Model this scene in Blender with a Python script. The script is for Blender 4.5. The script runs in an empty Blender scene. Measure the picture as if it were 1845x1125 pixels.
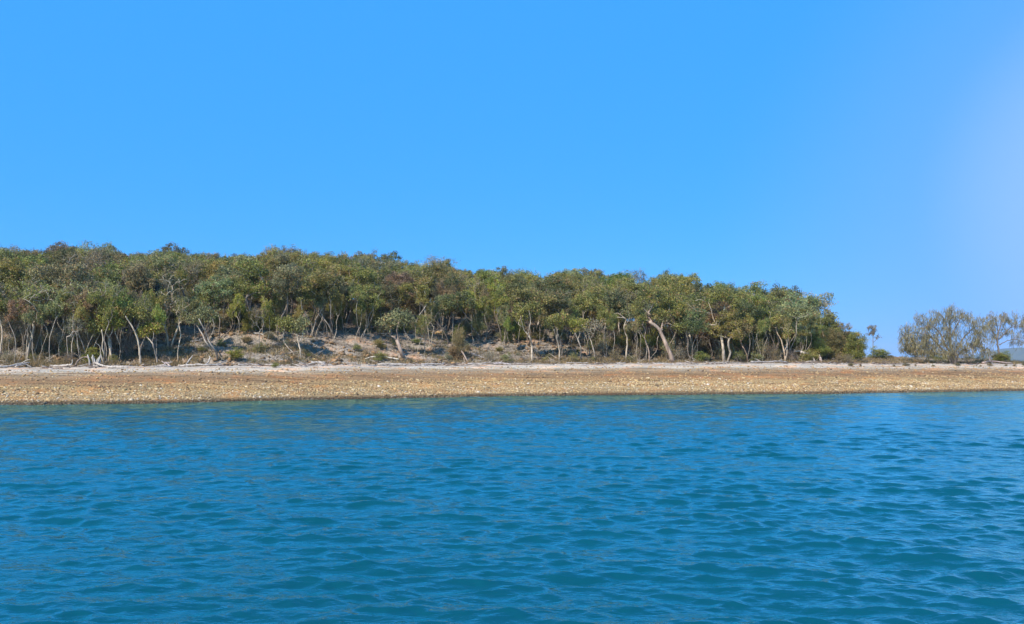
import bpy, math
import numpy as np
from mathutils import Vector

# ------------------------------------------------------------------ scene, camera, sky, sun
scene = bpy.context.scene
C = scene.collection
R = math.radians
FPX, CX, CY, HZ = 1448.0, 922.5, 562.5, 650.0      # focal length, centre and eye line of the photograph (px)
EYE = 2.6
PITCH = math.atan((HZ - CY) / FPX)
cam = bpy.data.cameras.new("camera")
cam.sensor_width = 36.0
cam.lens = 36.0 * FPX / 1845.0
cam.clip_start = 0.1
cam.clip_end = 30000
camo = bpy.data.objects.new("camera", cam)
C.objects.link(camo)
camo.location = (0, 0, EYE)
camo.rotation_euler = (R(90) + PITCH, 0, 0)
scene.camera = camo
scene.render.resolution_x = 1024
scene.render.resolution_y = 624
vs = scene.view_settings
vs.view_transform = 'Standard'
vs.look = 'None'
vs.gamma = 1
vs.exposure = 0.65

SUN_EL, SUN_AZ = R(43), R(213)                       # azimuth clockwise from +Y: behind the boat, to the left
world = bpy.data.worlds.new("World")
scene.world = world
world.use_nodes = True
wn, wl = world.node_tree.nodes, world.node_tree.links
wn.clear()
wout = wn.new('ShaderNodeOutputWorld')
bg = wn.new('ShaderNodeBackground')
bg.inputs['Strength'].default_value = 0.115
sky = wn.new('ShaderNodeTexSky')
sky.sky_type = 'NISHITA'
sky.sun_disc = False
sky.sun_elevation = SUN_EL
sky.sun_rotation = SUN_AZ
sky.altitude = 0
sky.air_density = 1.0
sky.dust_density = 0.0
sky.ozone_density = 3.0
hs = wn.new('ShaderNodeHueSaturation')
hs.inputs['Saturation'].default_value = 1.25
hs.inputs['Value'].default_value = 1.0
gam = wn.new('ShaderNodeMix'); gam.data_type = 'RGBA'; gam.blend_type = 'MULTIPLY'
gam.inputs[0].default_value = 1.0
gam.inputs[7].default_value = (0.62, 0.97, 1.22, 1)
tc = wn.new('ShaderNodeTexCoord')
# paler, milkier air low down towards the open sea on the right
dt = wn.new('ShaderNodeVectorMath'); dt.operation = 'DOT_PRODUCT'
dt.inputs[1].default_value = (math.sin(R(48)), math.cos(R(48)), 0.0)
mr = wn.new('ShaderNodeMapRange'); mr.interpolation_type = 'SMOOTHSTEP'
mr.inputs[1].default_value = 0.80; mr.inputs[2].default_value = 1.0
mr.inputs[3].default_value = 0.0; mr.inputs[4].default_value = 0.75
mx = wn.new('ShaderNodeMix'); mx.data_type = 'RGBA'
mx.inputs[7].default_value = (1.25, 2.75, 6.5, 1)
wl.new(sky.outputs[0], hs.inputs['Color'])
wl.new(hs.outputs[0], gam.inputs[6])
wl.new(tc.outputs['Generated'], dt.inputs[0])
wl.new(dt.outputs['Value'], mr.inputs[0])
wl.new(mr.outputs[0], mx.inputs[0])
even = wn.new('ShaderNodeMix'); even.data_type = 'RGBA'
even.inputs[0].default_value = 0.84
even.inputs[7].default_value = (0.30, 2.32, 6.2, 1)
wl.new(gam.outputs[2], even.inputs[6])
wl.new(even.outputs[2], mx.inputs[6])
# a narrow milky glow over the open water, just where the picture ends
dg = wn.new('ShaderNodeVectorMath'); dg.operation = 'DOT_PRODUCT'
dg.inputs[1].default_value = (math.sin(R(41)) * math.cos(R(9)), math.cos(R(41)) * math.cos(R(9)), math.sin(R(9)))
mg = wn.new('ShaderNodeMapRange'); mg.interpolation_type = 'SMOOTHSTEP'
mg.inputs[1].default_value = 0.968; mg.inputs[2].default_value = 0.9985
mg.inputs[3].default_value = 0.0; mg.inputs[4].default_value = 0.42
mw = wn.new('ShaderNodeMix'); mw.data_type = 'RGBA'; mw.inputs[7].default_value = (2.7, 3.9, 6.9, 1)
wl.new(tc.outputs['Generated'], dg.inputs[0]); wl.new(dg.outputs['Value'], mg.inputs[0]); wl.new(mg.outputs[0], mw.inputs[0])
wl.new(mx.outputs[2], mw.inputs[6])
wl.new(mw.outputs[2], bg.inputs['Color'])
wl.new(bg.outputs[0], wout.inputs[0])

sun = bpy.data.lights.new("sun", 'SUN')
sun.energy = 4.2
sun.angle = R(0.5)
sun.color = (1.0, 0.93, 0.82)
suno = bpy.data.objects.new("sun", sun)
C.objects.link(suno)
sd = Vector((math.sin(SUN_AZ) * math.cos(SUN_EL), math.cos(SUN_AZ) * math.cos(SUN_EL), math.sin(SUN_EL)))
suno.rotation_euler = sd.to_track_quat('Z', 'Y').to_euler()
suno.location = (0, 0, 60)

# ------------------------------------------------------------------ helpers
def ray(u, v, D):
    """the point on the sight line of photograph pixel u,v at ground distance D"""
    a, b = (u - CX) / FPX, -(v - CY) / FPX
    y = math.cos(PITCH) - b * math.sin(PITCH)
    z = math.sin(PITCH) + b * math.cos(PITCH)
    return np.array([a * D / y, D, EYE + z * D / y])

def hash2(ix, iy, seed):
    h = (ix * 374761393 + iy * 668265263 + seed * 974634777) & 0x7fffffff
    h = ((h ^ (h >> 13)) * 1274126177) & 0x7fffffff
    return ((h ^ (h >> 16)) & 0xffff) / 65535.0

def noise2(x, y, seed=0):
    x = np.asarray(x, float); y = np.asarray(y, float)
    ix = np.floor(x).astype(np.int64); iy = np.floor(y).astype(np.int64)
    fx = x - ix; fy = y - iy
    fx = fx * fx * (3 - 2 * fx); fy = fy * fy * (3 - 2 * fy)
    a = hash2(ix, iy, seed); b = hash2(ix + 1, iy, seed)
    c = hash2(ix, iy + 1, seed); d = hash2(ix + 1, iy + 1, seed)
    return (a + (b - a) * fx) * (1 - fy) + (c + (d - c) * fx) * fy - 0.5

def fbm(x, y, seed=0, octv=4):
    r = 0; a = 1.0
    for k in range(octv):
        r = r + a * noise2(x * 2 ** k + 17.3 * k, y * 2 ** k - 9.1 * k, seed + k)
        a *= 0.5
    return r

def np_mesh(name, V, F, mat=None, smooth=False, attrs=None):
    """V (n,3); F (m,k) or a list of such arrays; attrs {name: (domain, values)}"""
    me = bpy.data.meshes.new(name)
    V = np.asarray(V, np.float32)
    Fs = F if isinstance(F, list) else [F]
    Fs = [np.asarray(f, np.int32) for f in Fs if len(f)]
    me.vertices.add(len(V)); me.vertices.foreach_set('co', V.ravel())
    nl = sum(f.size for f in Fs); nf = sum(len(f) for f in Fs)
    me.loops.add(nl); me.polygons.add(nf)
    me.loops.foreach_set('vertex_index', np.concatenate([f.ravel() for f in Fs]))
    tot = np.concatenate([np.full(len(f), f.shape[1], np.int32) for f in Fs])
    st = np.concatenate([[0], np.cumsum(tot)[:-1]]).astype(np.int32)
    me.polygons.foreach_set('loop_start', st)
    me.polygons.foreach_set('loop_total', tot)
    if smooth:
        me.polygons.foreach_set('use_smooth', np.ones(nf, bool))
    me.update(calc_edges=True)
    if attrs:
        for k, (dom, val) in attrs.items():
            at = me.attributes.new(k, 'FLOAT', dom)
            at.data.foreach_set('value', np.asarray(val, np.float32))
    if mat: me.materials.append(mat)
    return me

def link(name, me, parent=None, loc=None, color=None):
    o = bpy.data.objects.new(name, me)
    C.objects.link(o)
    if parent: o.parent = parent
    if loc is not None: o.location = loc
    if color is not None: o.color = (*color, 1)
    return o

def tag(o, label=None, cat=None, group=None, kind=None):
    if label: o['label'] = label
    if cat: o['category'] = cat
    if group: o['group'] = group
    if kind: o['kind'] = kind
    return o

def tubes(chains, sides=6, cap=True):
    """chains: list of (points (n,3), radii (n,)) -> verts, quads, tris"""
    V = []; Q = []; T = []; off = 0
    ang = np.arange(sides) * 2 * math.pi / sides
    ca, sa = np.cos(ang), np.sin(ang)
    for P, r in chains:
        P = np.asarray(P, float); r = np.asarray(r, float); n = len(P)
        if n < 2: continue
        t = np.gradient(P, axis=0)
        t /= (np.linalg.norm(t, axis=1)[:, None] + 1e-9)
        ref = np.array([1., 0, 0]) if abs(t[0][0]) < 0.8 else np.array([0, 1., 0])
        a = np.cross(t[0], ref); a /= np.linalg.norm(a)
        rings = []
        for i in range(n):
            a = a - t[i] * np.dot(a, t[i]); a /= (np.linalg.norm(a) + 1e-9)
            b = np.cross(t[i], a)
            rings.append(P[i] + r[i] * (ca[:, None] * a + sa[:, None] * b))
        V.append(np.concatenate(rings))
        j = np.arange(sides); j2 = (j + 1) % sides
        for i in range(n - 1):
            o = off + i * sides
            Q.append(np.stack([o + j, o + j2, o + sides + j2, o + sides + j], 1))
        k = n * sides
        if cap:
            V.append(P[:1]); V.append(P[-1:] + t[-1] * r[-1] * 0.5)
            T.append(np.stack([np.full(sides, off + k), off + j2, off + j], 1))
            o = off + (n - 1) * sides
            T.append(np.stack([np.full(sides, off + k + 1), o + j, o + j2], 1))
            k += 2
        off += k
    return np.concatenate(V), np.concatenate(Q), (np.concatenate(T) if T else np.zeros((0, 3), int))

def smooth_path(pts, n):
    """Catmull-Rom through pts"""
    P = np.asarray(pts, float)
    P = np.vstack([2 * P[0] - P[1], P, 2 * P[-1] - P[-2]])
    out = []
    m = len(P) - 3
    for t in np.linspace(0, m - 1e-6, n):
        i = int(t); f = t - i
        p0, p1, p2, p3 = P[i:i + 4]
        out.append(0.5 * ((2 * p1) + (-p0 + p2) * f + (2 * p0 - 5 * p1 + 4 * p2 - p3) * f * f + (-p0 + 3 * p1 - 3 * p2 + p3) * f ** 3))
    return np.array(out)

# ------------------------------------------------------------------ materials
def new_mat(name):
    m = bpy.data.materials.new(name); m.use_nodes = True
    n = m.node_tree.nodes; n.clear()
    o = n.new('ShaderNodeOutputMaterial')
    return m, n, m.node_tree.links, o

def ramp(n, stops, interp='LINEAR'):
    r = n.new('ShaderNodeValToRGB'); cr = r.color_ramp; cr.interpolation = interp
    while len(cr.elements) < len(stops): cr.elements.new(0.5)
    for e, (p, c) in zip(cr.elements, stops):
        e.position = p; e.color = (*c, 1)
    return r

def mixc(n, l, f, a, b, mode='MIX'):
    m = n.new('ShaderNodeMix'); m.data_type = 'RGBA'; m.blend_type = mode
    for s, v in ((0, f), (6, a), (7, b)):
        if hasattr(v, 'is_output') or hasattr(v, 'links'): l.new(v, m.inputs[s])
        elif isinstance(v, (int, float)): m.inputs[s].default_value = v
        else: m.inputs[s].default_value = (*v, 1)
    return m.outputs[2]

def noise(n, l, scale, detail=4, vec=None, rough=0.55):
    t = n.new('ShaderNodeTexNoise'); t.inputs['Scale'].default_value = scale
    t.inputs['Detail'].default_value = detail; t.inputs['Roughness'].default_value = rough
    if vec is not None: l.new(vec, t.inputs['Vector'])
    return t

def leaf_material(name, trans=0.32, warm=(0.34, 0.20, 0.08)):
    m, n, l, o = new_mat(name)
    oi = n.new('ShaderNodeObjectInfo')
    at = n.new('ShaderNodeAttribute'); at.attribute_name = 'tint'
    rp = ramp(n, [(0, (0.35, 0.4, 0.4)), (0.45, (0.85, 0.88, 0.85)), (0.8, (1.45, 1.38, 1.1)), (1, (2.0, 1.85, 1.6))])
    l.new(at.outputs['Fac'], rp.inputs[0])
    c = mixc(n, l, 1.0, oi.outputs['Color'], rp.outputs[0], 'MULTIPLY')
    gt = n.new('ShaderNodeMath'); gt.operation = 'GREATER_THAN'; gt.inputs[1].default_value = 0.955
    l.new(at.outputs['Fac'], gt.inputs[0])
    c = mixc(n, l, gt.outputs[0], c, warm)
    p = n.new('ShaderNodeBsdfPrincipled'); p.inputs['Roughness'].default_value = 0.5
    p.inputs['Specular IOR Level'].default_value = 0.35
    l.new(c, p.inputs['Base Color'])
    tr = n.new('ShaderNodeBsdfTranslucent'); l.new(c, tr.inputs['Color'])
    ms = n.new('ShaderNodeMixShader'); ms.inputs[0].default_value = trans
    l.new(p.outputs[0], ms.inputs[1]); l.new(tr.outputs[0], ms.inputs[2])
    l.new(ms.outputs[0], o.inputs[0])
    return m

def bark_material(name, dark=(0.45, 0.42, 0.40), light=(1.15, 1.12, 1.05)):
    m, n, l, o = new_mat(name)
    oi = n.new('ShaderNodeObjectInfo')
    tcn = n.new('ShaderNodeTexCoord')
    mp = n.new('ShaderNodeMapping'); mp.inputs['Scale'].default_value = (1, 1, 0.3)
    l.new(tcn.outputs['Object'], mp.inputs[0])
    t = noise(n, l, 5, 5, mp.outputs[0], 0.65)
    rp = ramp(n, [(0.36, dark), (0.52, (0.9, 0.88, 0.85)), (0.66, light)])
    l.new(t.outputs['Fac'], rp.inputs[0])
    c = mixc(n, l, 1.0, oi.outputs['Color'], rp.outputs[0], 'MULTIPLY')
    p = n.new('ShaderNodeBsdfPrincipled'); p.inputs['Roughness'].default_value = 0.85
    p.inputs['Specular IOR Level'].default_value = 0.2
    l.new(c, p.inputs['Base Color'])
    b = n.new('ShaderNodeBump'); b.inputs['Strength'].default_value = 0.5; b.inputs['Distance'].default_value = 0.03
    l.new(t.outputs['Fac'], b.inputs['Height']); l.new(b.outputs[0], p.inputs['Normal'])
    l.new(p.outputs[0], o.inputs[0])
    return m

M_LEAF = leaf_material('leaf')
M_NEEDLE = leaf_material('needle', 0.3, (0.30, 0.17, 0.12))
M_BARK = bark_material('bark')
M_WOOD = bark_material('weathered_wood', (0.45, 0.43, 0.42), (1.1, 1.08, 1.05))

def rock_material():
    m, n, l, o = new_mat('shore_rock')
    at = n.new('ShaderNodeAttribute'); at.attribute_name = 'tint'
    rp = ramp(n, [(0, (0.10, 0.065, 0.035)), (0.12, (0.22, 0.14, 0.07)), (0.32, (0.34, 0.20, 0.09)), (0.55, (0.45, 0.30, 0.13)),
                  (0.75, (0.55, 0.41, 0.20)), (0.92, (0.60, 0.49, 0.32)), (1, (0.60, 0.54, 0.45))])
    l.new(at.outputs['Fac'], rp.inputs[0])
    g = n.new('ShaderNodeNewGeometry')
    t = noise(n, l, 6, 4, g.outputs['Position'])
    r2 = ramp(n, [(0.3, (0.6, 0.56, 0.52)), (0.6, (1.08, 1.04, 1.0))])
    l.new(t.outputs['Fac'], r2.inputs[0])
    c = mixc(n, l, 1.0, rp.outputs[0], r2.outputs[0], 'MULTIPLY')
    # wet foot of the beach
    sx = n.new('ShaderNodeSeparateXYZ'); l.new(g.outputs['Position'], sx.inputs[0])
    mr = n.new('ShaderNodeMapRange'); mr.inputs[1].default_value = 0.10; mr.inputs[2].default_value = 0.24
    mr.inputs[3].default_value = 0.28; mr.inputs[4].default_value = 1.0
    l.new(sx.outputs['Z'], mr.inputs[0])
    cm = n.new('ShaderNodeVectorMath'); cm.operation = 'SCALE'
    l.new(c, cm.inputs[0]); l.new(mr.outputs[0], cm.inputs['Scale'])
    p = n.new('ShaderNodeBsdfPrincipled'); p.inputs['Roughness'].default_value = 0.8
    l.new(cm.outputs[0], p.inputs['Base Color'])
    l.new(p.outputs[0], o.inputs[0])
    return m
M_ROCK = rock_material()

def ground_material():
    m, n, l, o = new_mat('beach_and_soil')
    at = n.new('ShaderNodeAttribute'); at.attribute_name = 'shore'      # metres inland of the waterline
    g = n.new('ShaderNodeNewGeometry')
    mp = n.new('ShaderNodeMapping'); mp.inputs['Scale'].default_value = (0.25, 1.0, 1.0)
    l.new(g.outputs['Position'], mp.inputs[0])
    w = noise(n, l, 0.55, 4, mp.outputs[0], 0.6)
    ws = n.new('ShaderNodeMath'); ws.operation = 'MULTIPLY_ADD'
    l.new(w.outputs['Fac'], ws.inputs[0]); ws.inputs[1].default_value = 7.0; ws.inputs[2].default_value = -3.5
    ad = n.new('ShaderNodeMath'); ad.operation = 'ADD'
    l.new(at.outputs['Fac'], ad.inputs[0]); l.new(ws.outputs[0], ad.inputs[1])
    sc = n.new('ShaderNodeMath'); sc.operation = 'DIVIDE'; sc.inputs[1].default_value = 40.0
    l.new(ad.outputs[0], sc.inputs[0])
    k = 1 / 40.0
    rp = ramp(n, [(0, (0.30, 0.21, 0.11)), (5.5 * k, (0.40, 0.27, 0.12)), (7.2 * k, (0.33, 0.195, 0.09)), (9.5 * k, (0.29, 0.17, 0.082)),
                  (11.5 * k, (0.34, 0.23, 0.13)), (12.8 * k, (0.40, 0.29, 0.18)), (14.5 * k, (0.60, 0.50, 0.38)), (19.5 * k, (0.56, 0.46, 0.36)),
                  (21.3 * k, (0.33, 0.27, 0.21)), (24 * k, (0.34, 0.275, 0.215)), (30 * k, (0.29, 0.22, 0.16)), (1, (0.19, 0.145, 0.10))])
    l.new(sc.outputs[0], rp.inputs[0])
    # red earth against grey litter up the bank
    n2 = noise(n, l, 0.45, 5, g.outputs['Position'], 0.65)
    r2 = ramp(n, [(0.42, (0.8, 0.88, 0.95)), (0.54, (1, 1, 1)), (0.64, (1.4, 1.0, 0.75))])
    l.new(n2.outputs['Fac'], r2.inputs[0])
    c = mixc(n, l, 0.8, rp.outputs[0], r2.outputs[0], 'MULTIPLY')
    n3 = noise(n, l, 7.0, 6, g.outputs['Position'], 0.7)
    r3 = ramp(n, [(0.34, (0.5, 0.47, 0.45)), (0.5, (0.95, 0.95, 0.95)), (0.64, (1.3, 1.28, 1.22))])
    l.new(n3.outputs['Fac'], r3.inputs[0])
    c = mixc(n, l, 0.9, c, r3.outputs[0], 'MULTIPLY')
    # long tide lines
    mp2 = n.new('ShaderNodeMapping'); mp2.inputs['Scale'].default_value = (0.12, 2.2, 1.0)
    l.new(g.outputs['Position'], mp2.inputs[0])
    n4 = noise(n, l, 1.0, 5, mp2.outputs[0], 0.6)
    r4 = ramp(n, [(0.40, (0.52, 0.47, 0.42)), (0.5, (1, 1, 1)), (0.66, (1.15, 1.12, 1.08))])
    l.new(n4.outputs['Fac'], r4.inputs[0])
    c = mixc(n, l, 0.8, c, r4.outputs[0], 'MULTIPLY')
    sx = n.new('ShaderNodeSeparateXYZ'); l.new(g.outputs['Position'], sx.inputs[0])
    mr = n.new('ShaderNodeMapRange'); mr.inputs[1].default_value = 0.06; mr.inputs[2].default_value = 0.2
    mr.inputs[3].default_value = 0.25; mr.inputs[4].default_value = 1.0
    l.new(sx.outputs['Z'], mr.inputs[0])
    cm = n.new('ShaderNodeVectorMath'); cm.operation = 'SCALE'
    l.new(c, cm.inputs[0]); l.new(mr.outputs[0], cm.inputs['Scale'])
    p = n.new('ShaderNodeBsdfPrincipled'); p.inputs['Roughness'].default_value = 0.9
    p.inputs['Specular IOR Level'].default_value = 0.15
    l.new(cm.outputs[0], p.inputs['Base Color'])
    b = n.new('ShaderNodeBump'); b.inputs['Strength'].default_value = 0.8; b.inputs['Distance'].default_value = 0.12
    l.new(n3.outputs['Fac'], b.inputs['Height']); l.new(b.outputs[0], p.inputs['Normal'])
    l.new(p.outputs[0], o.inputs[0])
    return m
M_GROUND = ground_material()

def water_material():
    m, n, l, o = new_mat('sea_water')
    g = n.new('ShaderNodeNewGeometry')
    big = noise(n, l, 0.06, 3, g.outputs['Position'])
    rp = ramp(n, [(0.35, (0.002, 0.052, 0.073)), (0.65, (0.002, 0.060, 0.088))])
    l.new(big.outputs['Fac'], rp.inputs[0])
    # body of the water, and its mirror coat growing towards grazing angles
    p = n.new('ShaderNodeBsdfDiffuse'); l.new(rp.outputs[0], p.inputs['Color'])
    gl = n.new('ShaderNodeBsdfGlossy'); gl.inputs['Roughness'].default_value = 0.07
    gl.inputs['Color'].default_value = (0.56, 0.99, 0.93, 1)
    lw = n.new('ShaderNodeLayerWeight'); lw.inputs['Blend'].default_value = 0.5
    fr = ramp(n, [(0.0, (0.012,) * 3), (0.45, (0.045,) * 3), (0.62, (0.13,) * 3), (0.74, (0.42,) * 3), (0.86, (0.72,) * 3), (1.0, (0.95,) * 3)])
    l.new(lw.outputs['Facing'], fr.inputs[0])
    ms = n.new('ShaderNodeMixShader')
    l.new(fr.outputs[0], ms.inputs[0]); l.new(p.outputs[0], ms.inputs[1]); l.new(gl.outputs[0], ms.inputs[2])
    mp = n.new('ShaderNodeMapping'); mp.inputs['Scale'].default_value = (0.42, 1.0, 1.0); mp.inputs['Rotation'].default_value = (0, 0, R(9))
    l.new(g.outputs['Position'], mp.inputs[0])
    a = noise(n, l, 4.0, 4, mp.outputs[0], 0.6); a.inputs['Distortion'].default_value = 0.3
    b2 = noise(n, l, 11.0, 4, mp.outputs[0], 0.5)
    b = n.new('ShaderNodeBump'); b.inputs['Strength'].default_value = 1.0; b.inputs['Distance'].default_value = 0.042
    l.new(a.outputs['Fac'], b.inputs['Height'])
    bb = n.new('ShaderNodeBump'); bb.inputs['Strength'].default_value = 1.0; bb.inputs['Distance'].default_value = 0.010
    l.new(b2.outputs['Fac'], bb.inputs['Height']); l.new(b.outputs[0], bb.inputs['Normal'])
    for q in (p, gl, lw): l.new(bb.outputs[0], q.inputs['Normal'])
    l.new(ms.outputs[0], o.inputs[0])
    return m
M_WATER = water_material()

# ------------------------------------------------------------------ the land
_wl = [(-400, 735), (0, 730), (300, 726), (500, 721), (700, 717.5), (900, 713.5), (1200, 711), (1450, 709.5), (1650, 707), (1845, 704), (2100, 701)]
_WX = np.array([(u - CX) / (v - HZ) * EYE for u, v in _wl])
_WY = np.array([FPX / (v - HZ) * EYE for u, v in _wl])
def waterline(X):
    return np.interp(X, _WX, _WY) + 0.35 * noise2(np.asarray(X) * 0.35, 0 * np.asarray(X), 5)

_U = [-600, 0, 300, 600, 900, 1050, 1150, 1300, 1450, 1530, 1600, 1700, 1845, 2600]
_BANK = [4.5, 4.8, 5.8, 5.9, 5.4, 4.6, 3.3, 3.0, 2.9, 2.95, 3.15, 3.0, 2.45, 1.5]       # height 31 m inland
_RIDGE = [10, 10.6, 11.0, 10.8, 9.0, 8.6, 8.0, 6.2, 3.6, 1.0, -1.5, -2.2, -2.5, -3]     # height at the ridge
_RS = [60, 60, 60, 60, 60, 60, 58, 50, 40, 46, 46, 46, 44, 44]                            # ridge distance inland
def land(X, Y, fine=True):
    X = np.asarray(X, float); Y = np.asarray(Y, float)
    s = Y - waterline(X)
    u = CX + FPX * X / np.maximum(Y, 5)
    bank = np.interp(u, _U, _BANK); ridge = np.interp(u, _U, _RIDGE); rs = np.interp(u, _U, _RS)
    berm = np.interp(u, [-600, 0, 900, 1400, 1845, 2600], [2.0, 2.05, 2.25, 2.35, 2.2, 2.0])
    z = np.interp(s, [-40, -8, 0, 7, 12, 15, 20], [-6, -1.2, 0, 1.0, 1.5, 1.78, 2.0]) + (berm - 2.0) * np.clip(s / 20, 0, 1)
    t = np.clip((s - 20.5) / 11.0, 0, 1)
    z = z + (bank - berm) * (0.25 * t + 0.75 * t * t * (3 - 2 * t)) * (s > 0)
    t2 = np.clip((s - 31.5) / (rs - 31.5), 0, 1)
    z = z + (ridge - bank) * t2 * (2 - t2) * 1.0 * (s > 31.5)
    t3 = np.clip((s - rs) / 70, 0, 1)
    z = z - (np.maximum(ridge, 0) + 4) * t3 * t3 * 1.0
    inl = np.clip((s - 20) / 5, 0, 1)
    z = z + inl * (0.9 * fbm(X * 0.12, Y * 0.16, 11, 3) + 0.35 * fbm(X * 0.5, Y * 0.9, 21, 3)) * np.interp(u, [1300, 1550], [1, 0.25])
    bch = np.clip(s / 3, 0, 1) * (1 - inl)
    z = z + bch * 0.12 * fbm(X * 0.25, Y * 1.0, 31, 3)
    if fine:
        z = z + (0.02 + 0.16 * inl) * fbm(X * 1.6, Y * 2.0, 41, 3)
        # eroded ledges on the bank
        led = np.clip((s - 20) / 3, 0, 1) * np.clip((40 - s) / 6, 0, 1) * np.clip((1120 - u) / 80, 0, 1)
        z = z + led * 0.35 * (np.clip(noise2(X * 0.35, Y * 1.1, 51) * 5, -0.5, 0.5))
    return z

gx = np.concatenate([np.linspace(-170, -75, 60)[:-1], np.linspace(-75, 80, 800), np.linspace(80, 180, 60)[1:]])
gs = np.concatenate([np.linspace(-30, -2, 20)[:-1], np.linspace(-2, 45, 300)[:-1], np.linspace(45, 150, 120)])
GX, GS = np.meshgrid(gx, gs)
GY = waterline(GX) + GS
GZ = land(GX, GY)
ns, nx = GX.shape
idx = np.arange(ns * nx).reshape(ns, nx)
GF = np.stack([idx[:-1, :-1], idx[:-1, 1:], idx[1:, 1:], idx[1:, :-1]], -1).reshape(-1, 4)
gme = np_mesh('ground', np.stack([GX, GY, GZ], -1).reshape(-1, 3), GF, M_GROUND, True, {'shore': ('POINT', GS.ravel())})
tag(link('ground', gme), kind='structure')

def place(u, s):
    D = 60 + s
    for _ in range(25):
        X = (u - CX) / FPX * D
        D = 0.5 * D + 0.5 * (float(waterline(X)) + s)
    X = (u - CX) / FPX * D
    return X, D, float(land(X, D))

def shore_of(X, Y): return float(Y - waterline(X))

# ------------------------------------------------------------------ the sea
def build_sea():
    rng = np.random.default_rng(5)
    th = np.concatenate([np.linspace(-180, -60, 30)[:-1], np.linspace(-60, -42, 60)[:-1], np.linspace(-42, 42, 900)[:-1], np.linspace(42, 60, 60)[:-1], np.linspace(60, 180, 30)])
    th = np.radians(th)
    r = [1.0, 2.5, 4.0]; 
    while r[-1] < 85: r.append(r[-1] * (1.0030 if r[-1] > 6.5 else 1.02))
    while r[-1] < 9000: r.append(r[-1] * 1.06)
    r = np.array(r)
    TH, RR = np.meshgrid(th, r)
    X0, Y0 = RR * np.sin(TH), RR * np.cos(TH)
    X, Y, Z = X0.copy(), Y0.copy(), np.zeros_like(X0)
    res = np.maximum(RR * 0.0038, 0.02) 
    near = np.clip((90 - RR) / 20, 0, 1) * np.interp(np.abs(TH), [0.74, 0.9], [1, 0.15])
    calm = np.interp(np.clip(waterline(X0) - Y0, 0, 30), [0, 1.5, 9, 22], [0.45, 0.75, 0.95, 1.0])
    # patches of rougher and calmer water
    gust = 0.85 + 0.55 * fbm(X0 * 0.13, Y0 * 0.20, 77, 3)
    for i in range(170):
        lam = 0.12 * (3.0 / 0.12) ** (rng.random() if i < 100 else 0.12 + 0.50 * rng.random())
        ang = R(-98) + rng.normal() * R(24 if lam < 0.9 else 26)
        k = 2 * math.pi / lam
        amp = 0.0038 * lam * (1.2 if 0.3 < lam < 1.5 else 0.85) * (0.5 + rng.random())
        if lam > 1.1: amp *= 0.66
        if lam < 0.4: amp *= 1.3
        kx, ky = k * math.cos(ang), k * math.sin(ang)
        ph = rng.random() * 6.283
        f = np.clip(lam / (res * 2.2) - 1, 0, 1) * near * calm * gust
        a = kx * X0 + ky * Y0 + ph
        ch = 0.9
        Z += amp * f * np.cos(a)
        X -= ch * amp * f * math.cos(ang) * np.sin(a)
        Y -= ch * amp * f * math.sin(ang) * np.sin(a)
    nr, nt = X.shape
    idx = np.arange(nr * nt).reshape(nr, nt)
    F = np.stack([idx[:-1, :-1], idx[1:, :-1], idx[1:, 1:], idx[:-1, 1:]], -1).reshape(-1, 4)
    V = np.stack([X, Y, Z], -1).reshape(-1, 3)
    # close the middle, under the boat the picture was taken from
    V = np.vstack([V, [[0, 0, 0]]])
    T = np.stack([np.full(nt - 1, nr * nt), idx[0, :-1], idx[0, 1:]], 1)
    me = np_mesh('sea', V, [F, T], M_WATER, True)
    tag(link('sea', me), kind='structure')
build_sea()

# ------------------------------------------------------------------ plants
def leaf_quads(cen, rad, per, L, W, rng, droop=0.6, tint_c=None, spread_z=0.85):
    """many small leaves round each cluster centre"""
    n = len(cen) * per
    c = np.repeat(cen, per, 0); rr = np.repeat(rad, per)
    d = rng.normal(size=(n, 3)); d /= np.linalg.norm(d, axis=1)[:, None]
    d *= (rng.random(n) ** 0.5 * np.where(rng.random(n) < 0.16, 1.7, 1.0))[:, None] * rr[:, None]
    d[:, 2] *= spread_z
    p = c + d
    ax = rng.normal(size=(n, 3)); ax /= np.linalg.norm(ax, axis=1)[:, None]
    ax[:, 2] = ax[:, 2] * (1 - droop) - droop * 1.2
    ax /= np.linalg.norm(ax, axis=1)[:, None]
    sdv = np.cross(ax, rng.normal(size=(n, 3))); sdv /= (np.linalg.norm(sdv, axis=1)[:, None] + 1e-9)
    ll = (L * (0.6 + 0.8 * rng.random(n)))[:, None]; ww = (W * (0.6 + 0.8 * rng.random(n)))[:, None]
    V = np.stack([p - ax * ll * .5, p + sdv * ww * .5 - ax * ll * 0.05, p + ax * ll * .5, p - sdv * ww * .5 - ax * ll * 0.05], 1).reshape(-1, 3)
    F = np.arange(n * 4).reshape(n, 4)
    tc_ = np.repeat(rng.random(len(cen)) if tint_c is None else tint_c, per)
    tint = np.clip(0.5 + (tc_ - 0.5) * 0.75 + (rng.random(n) - 0.5) * 0.85, 0, 1)
    return V, F, tint

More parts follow.
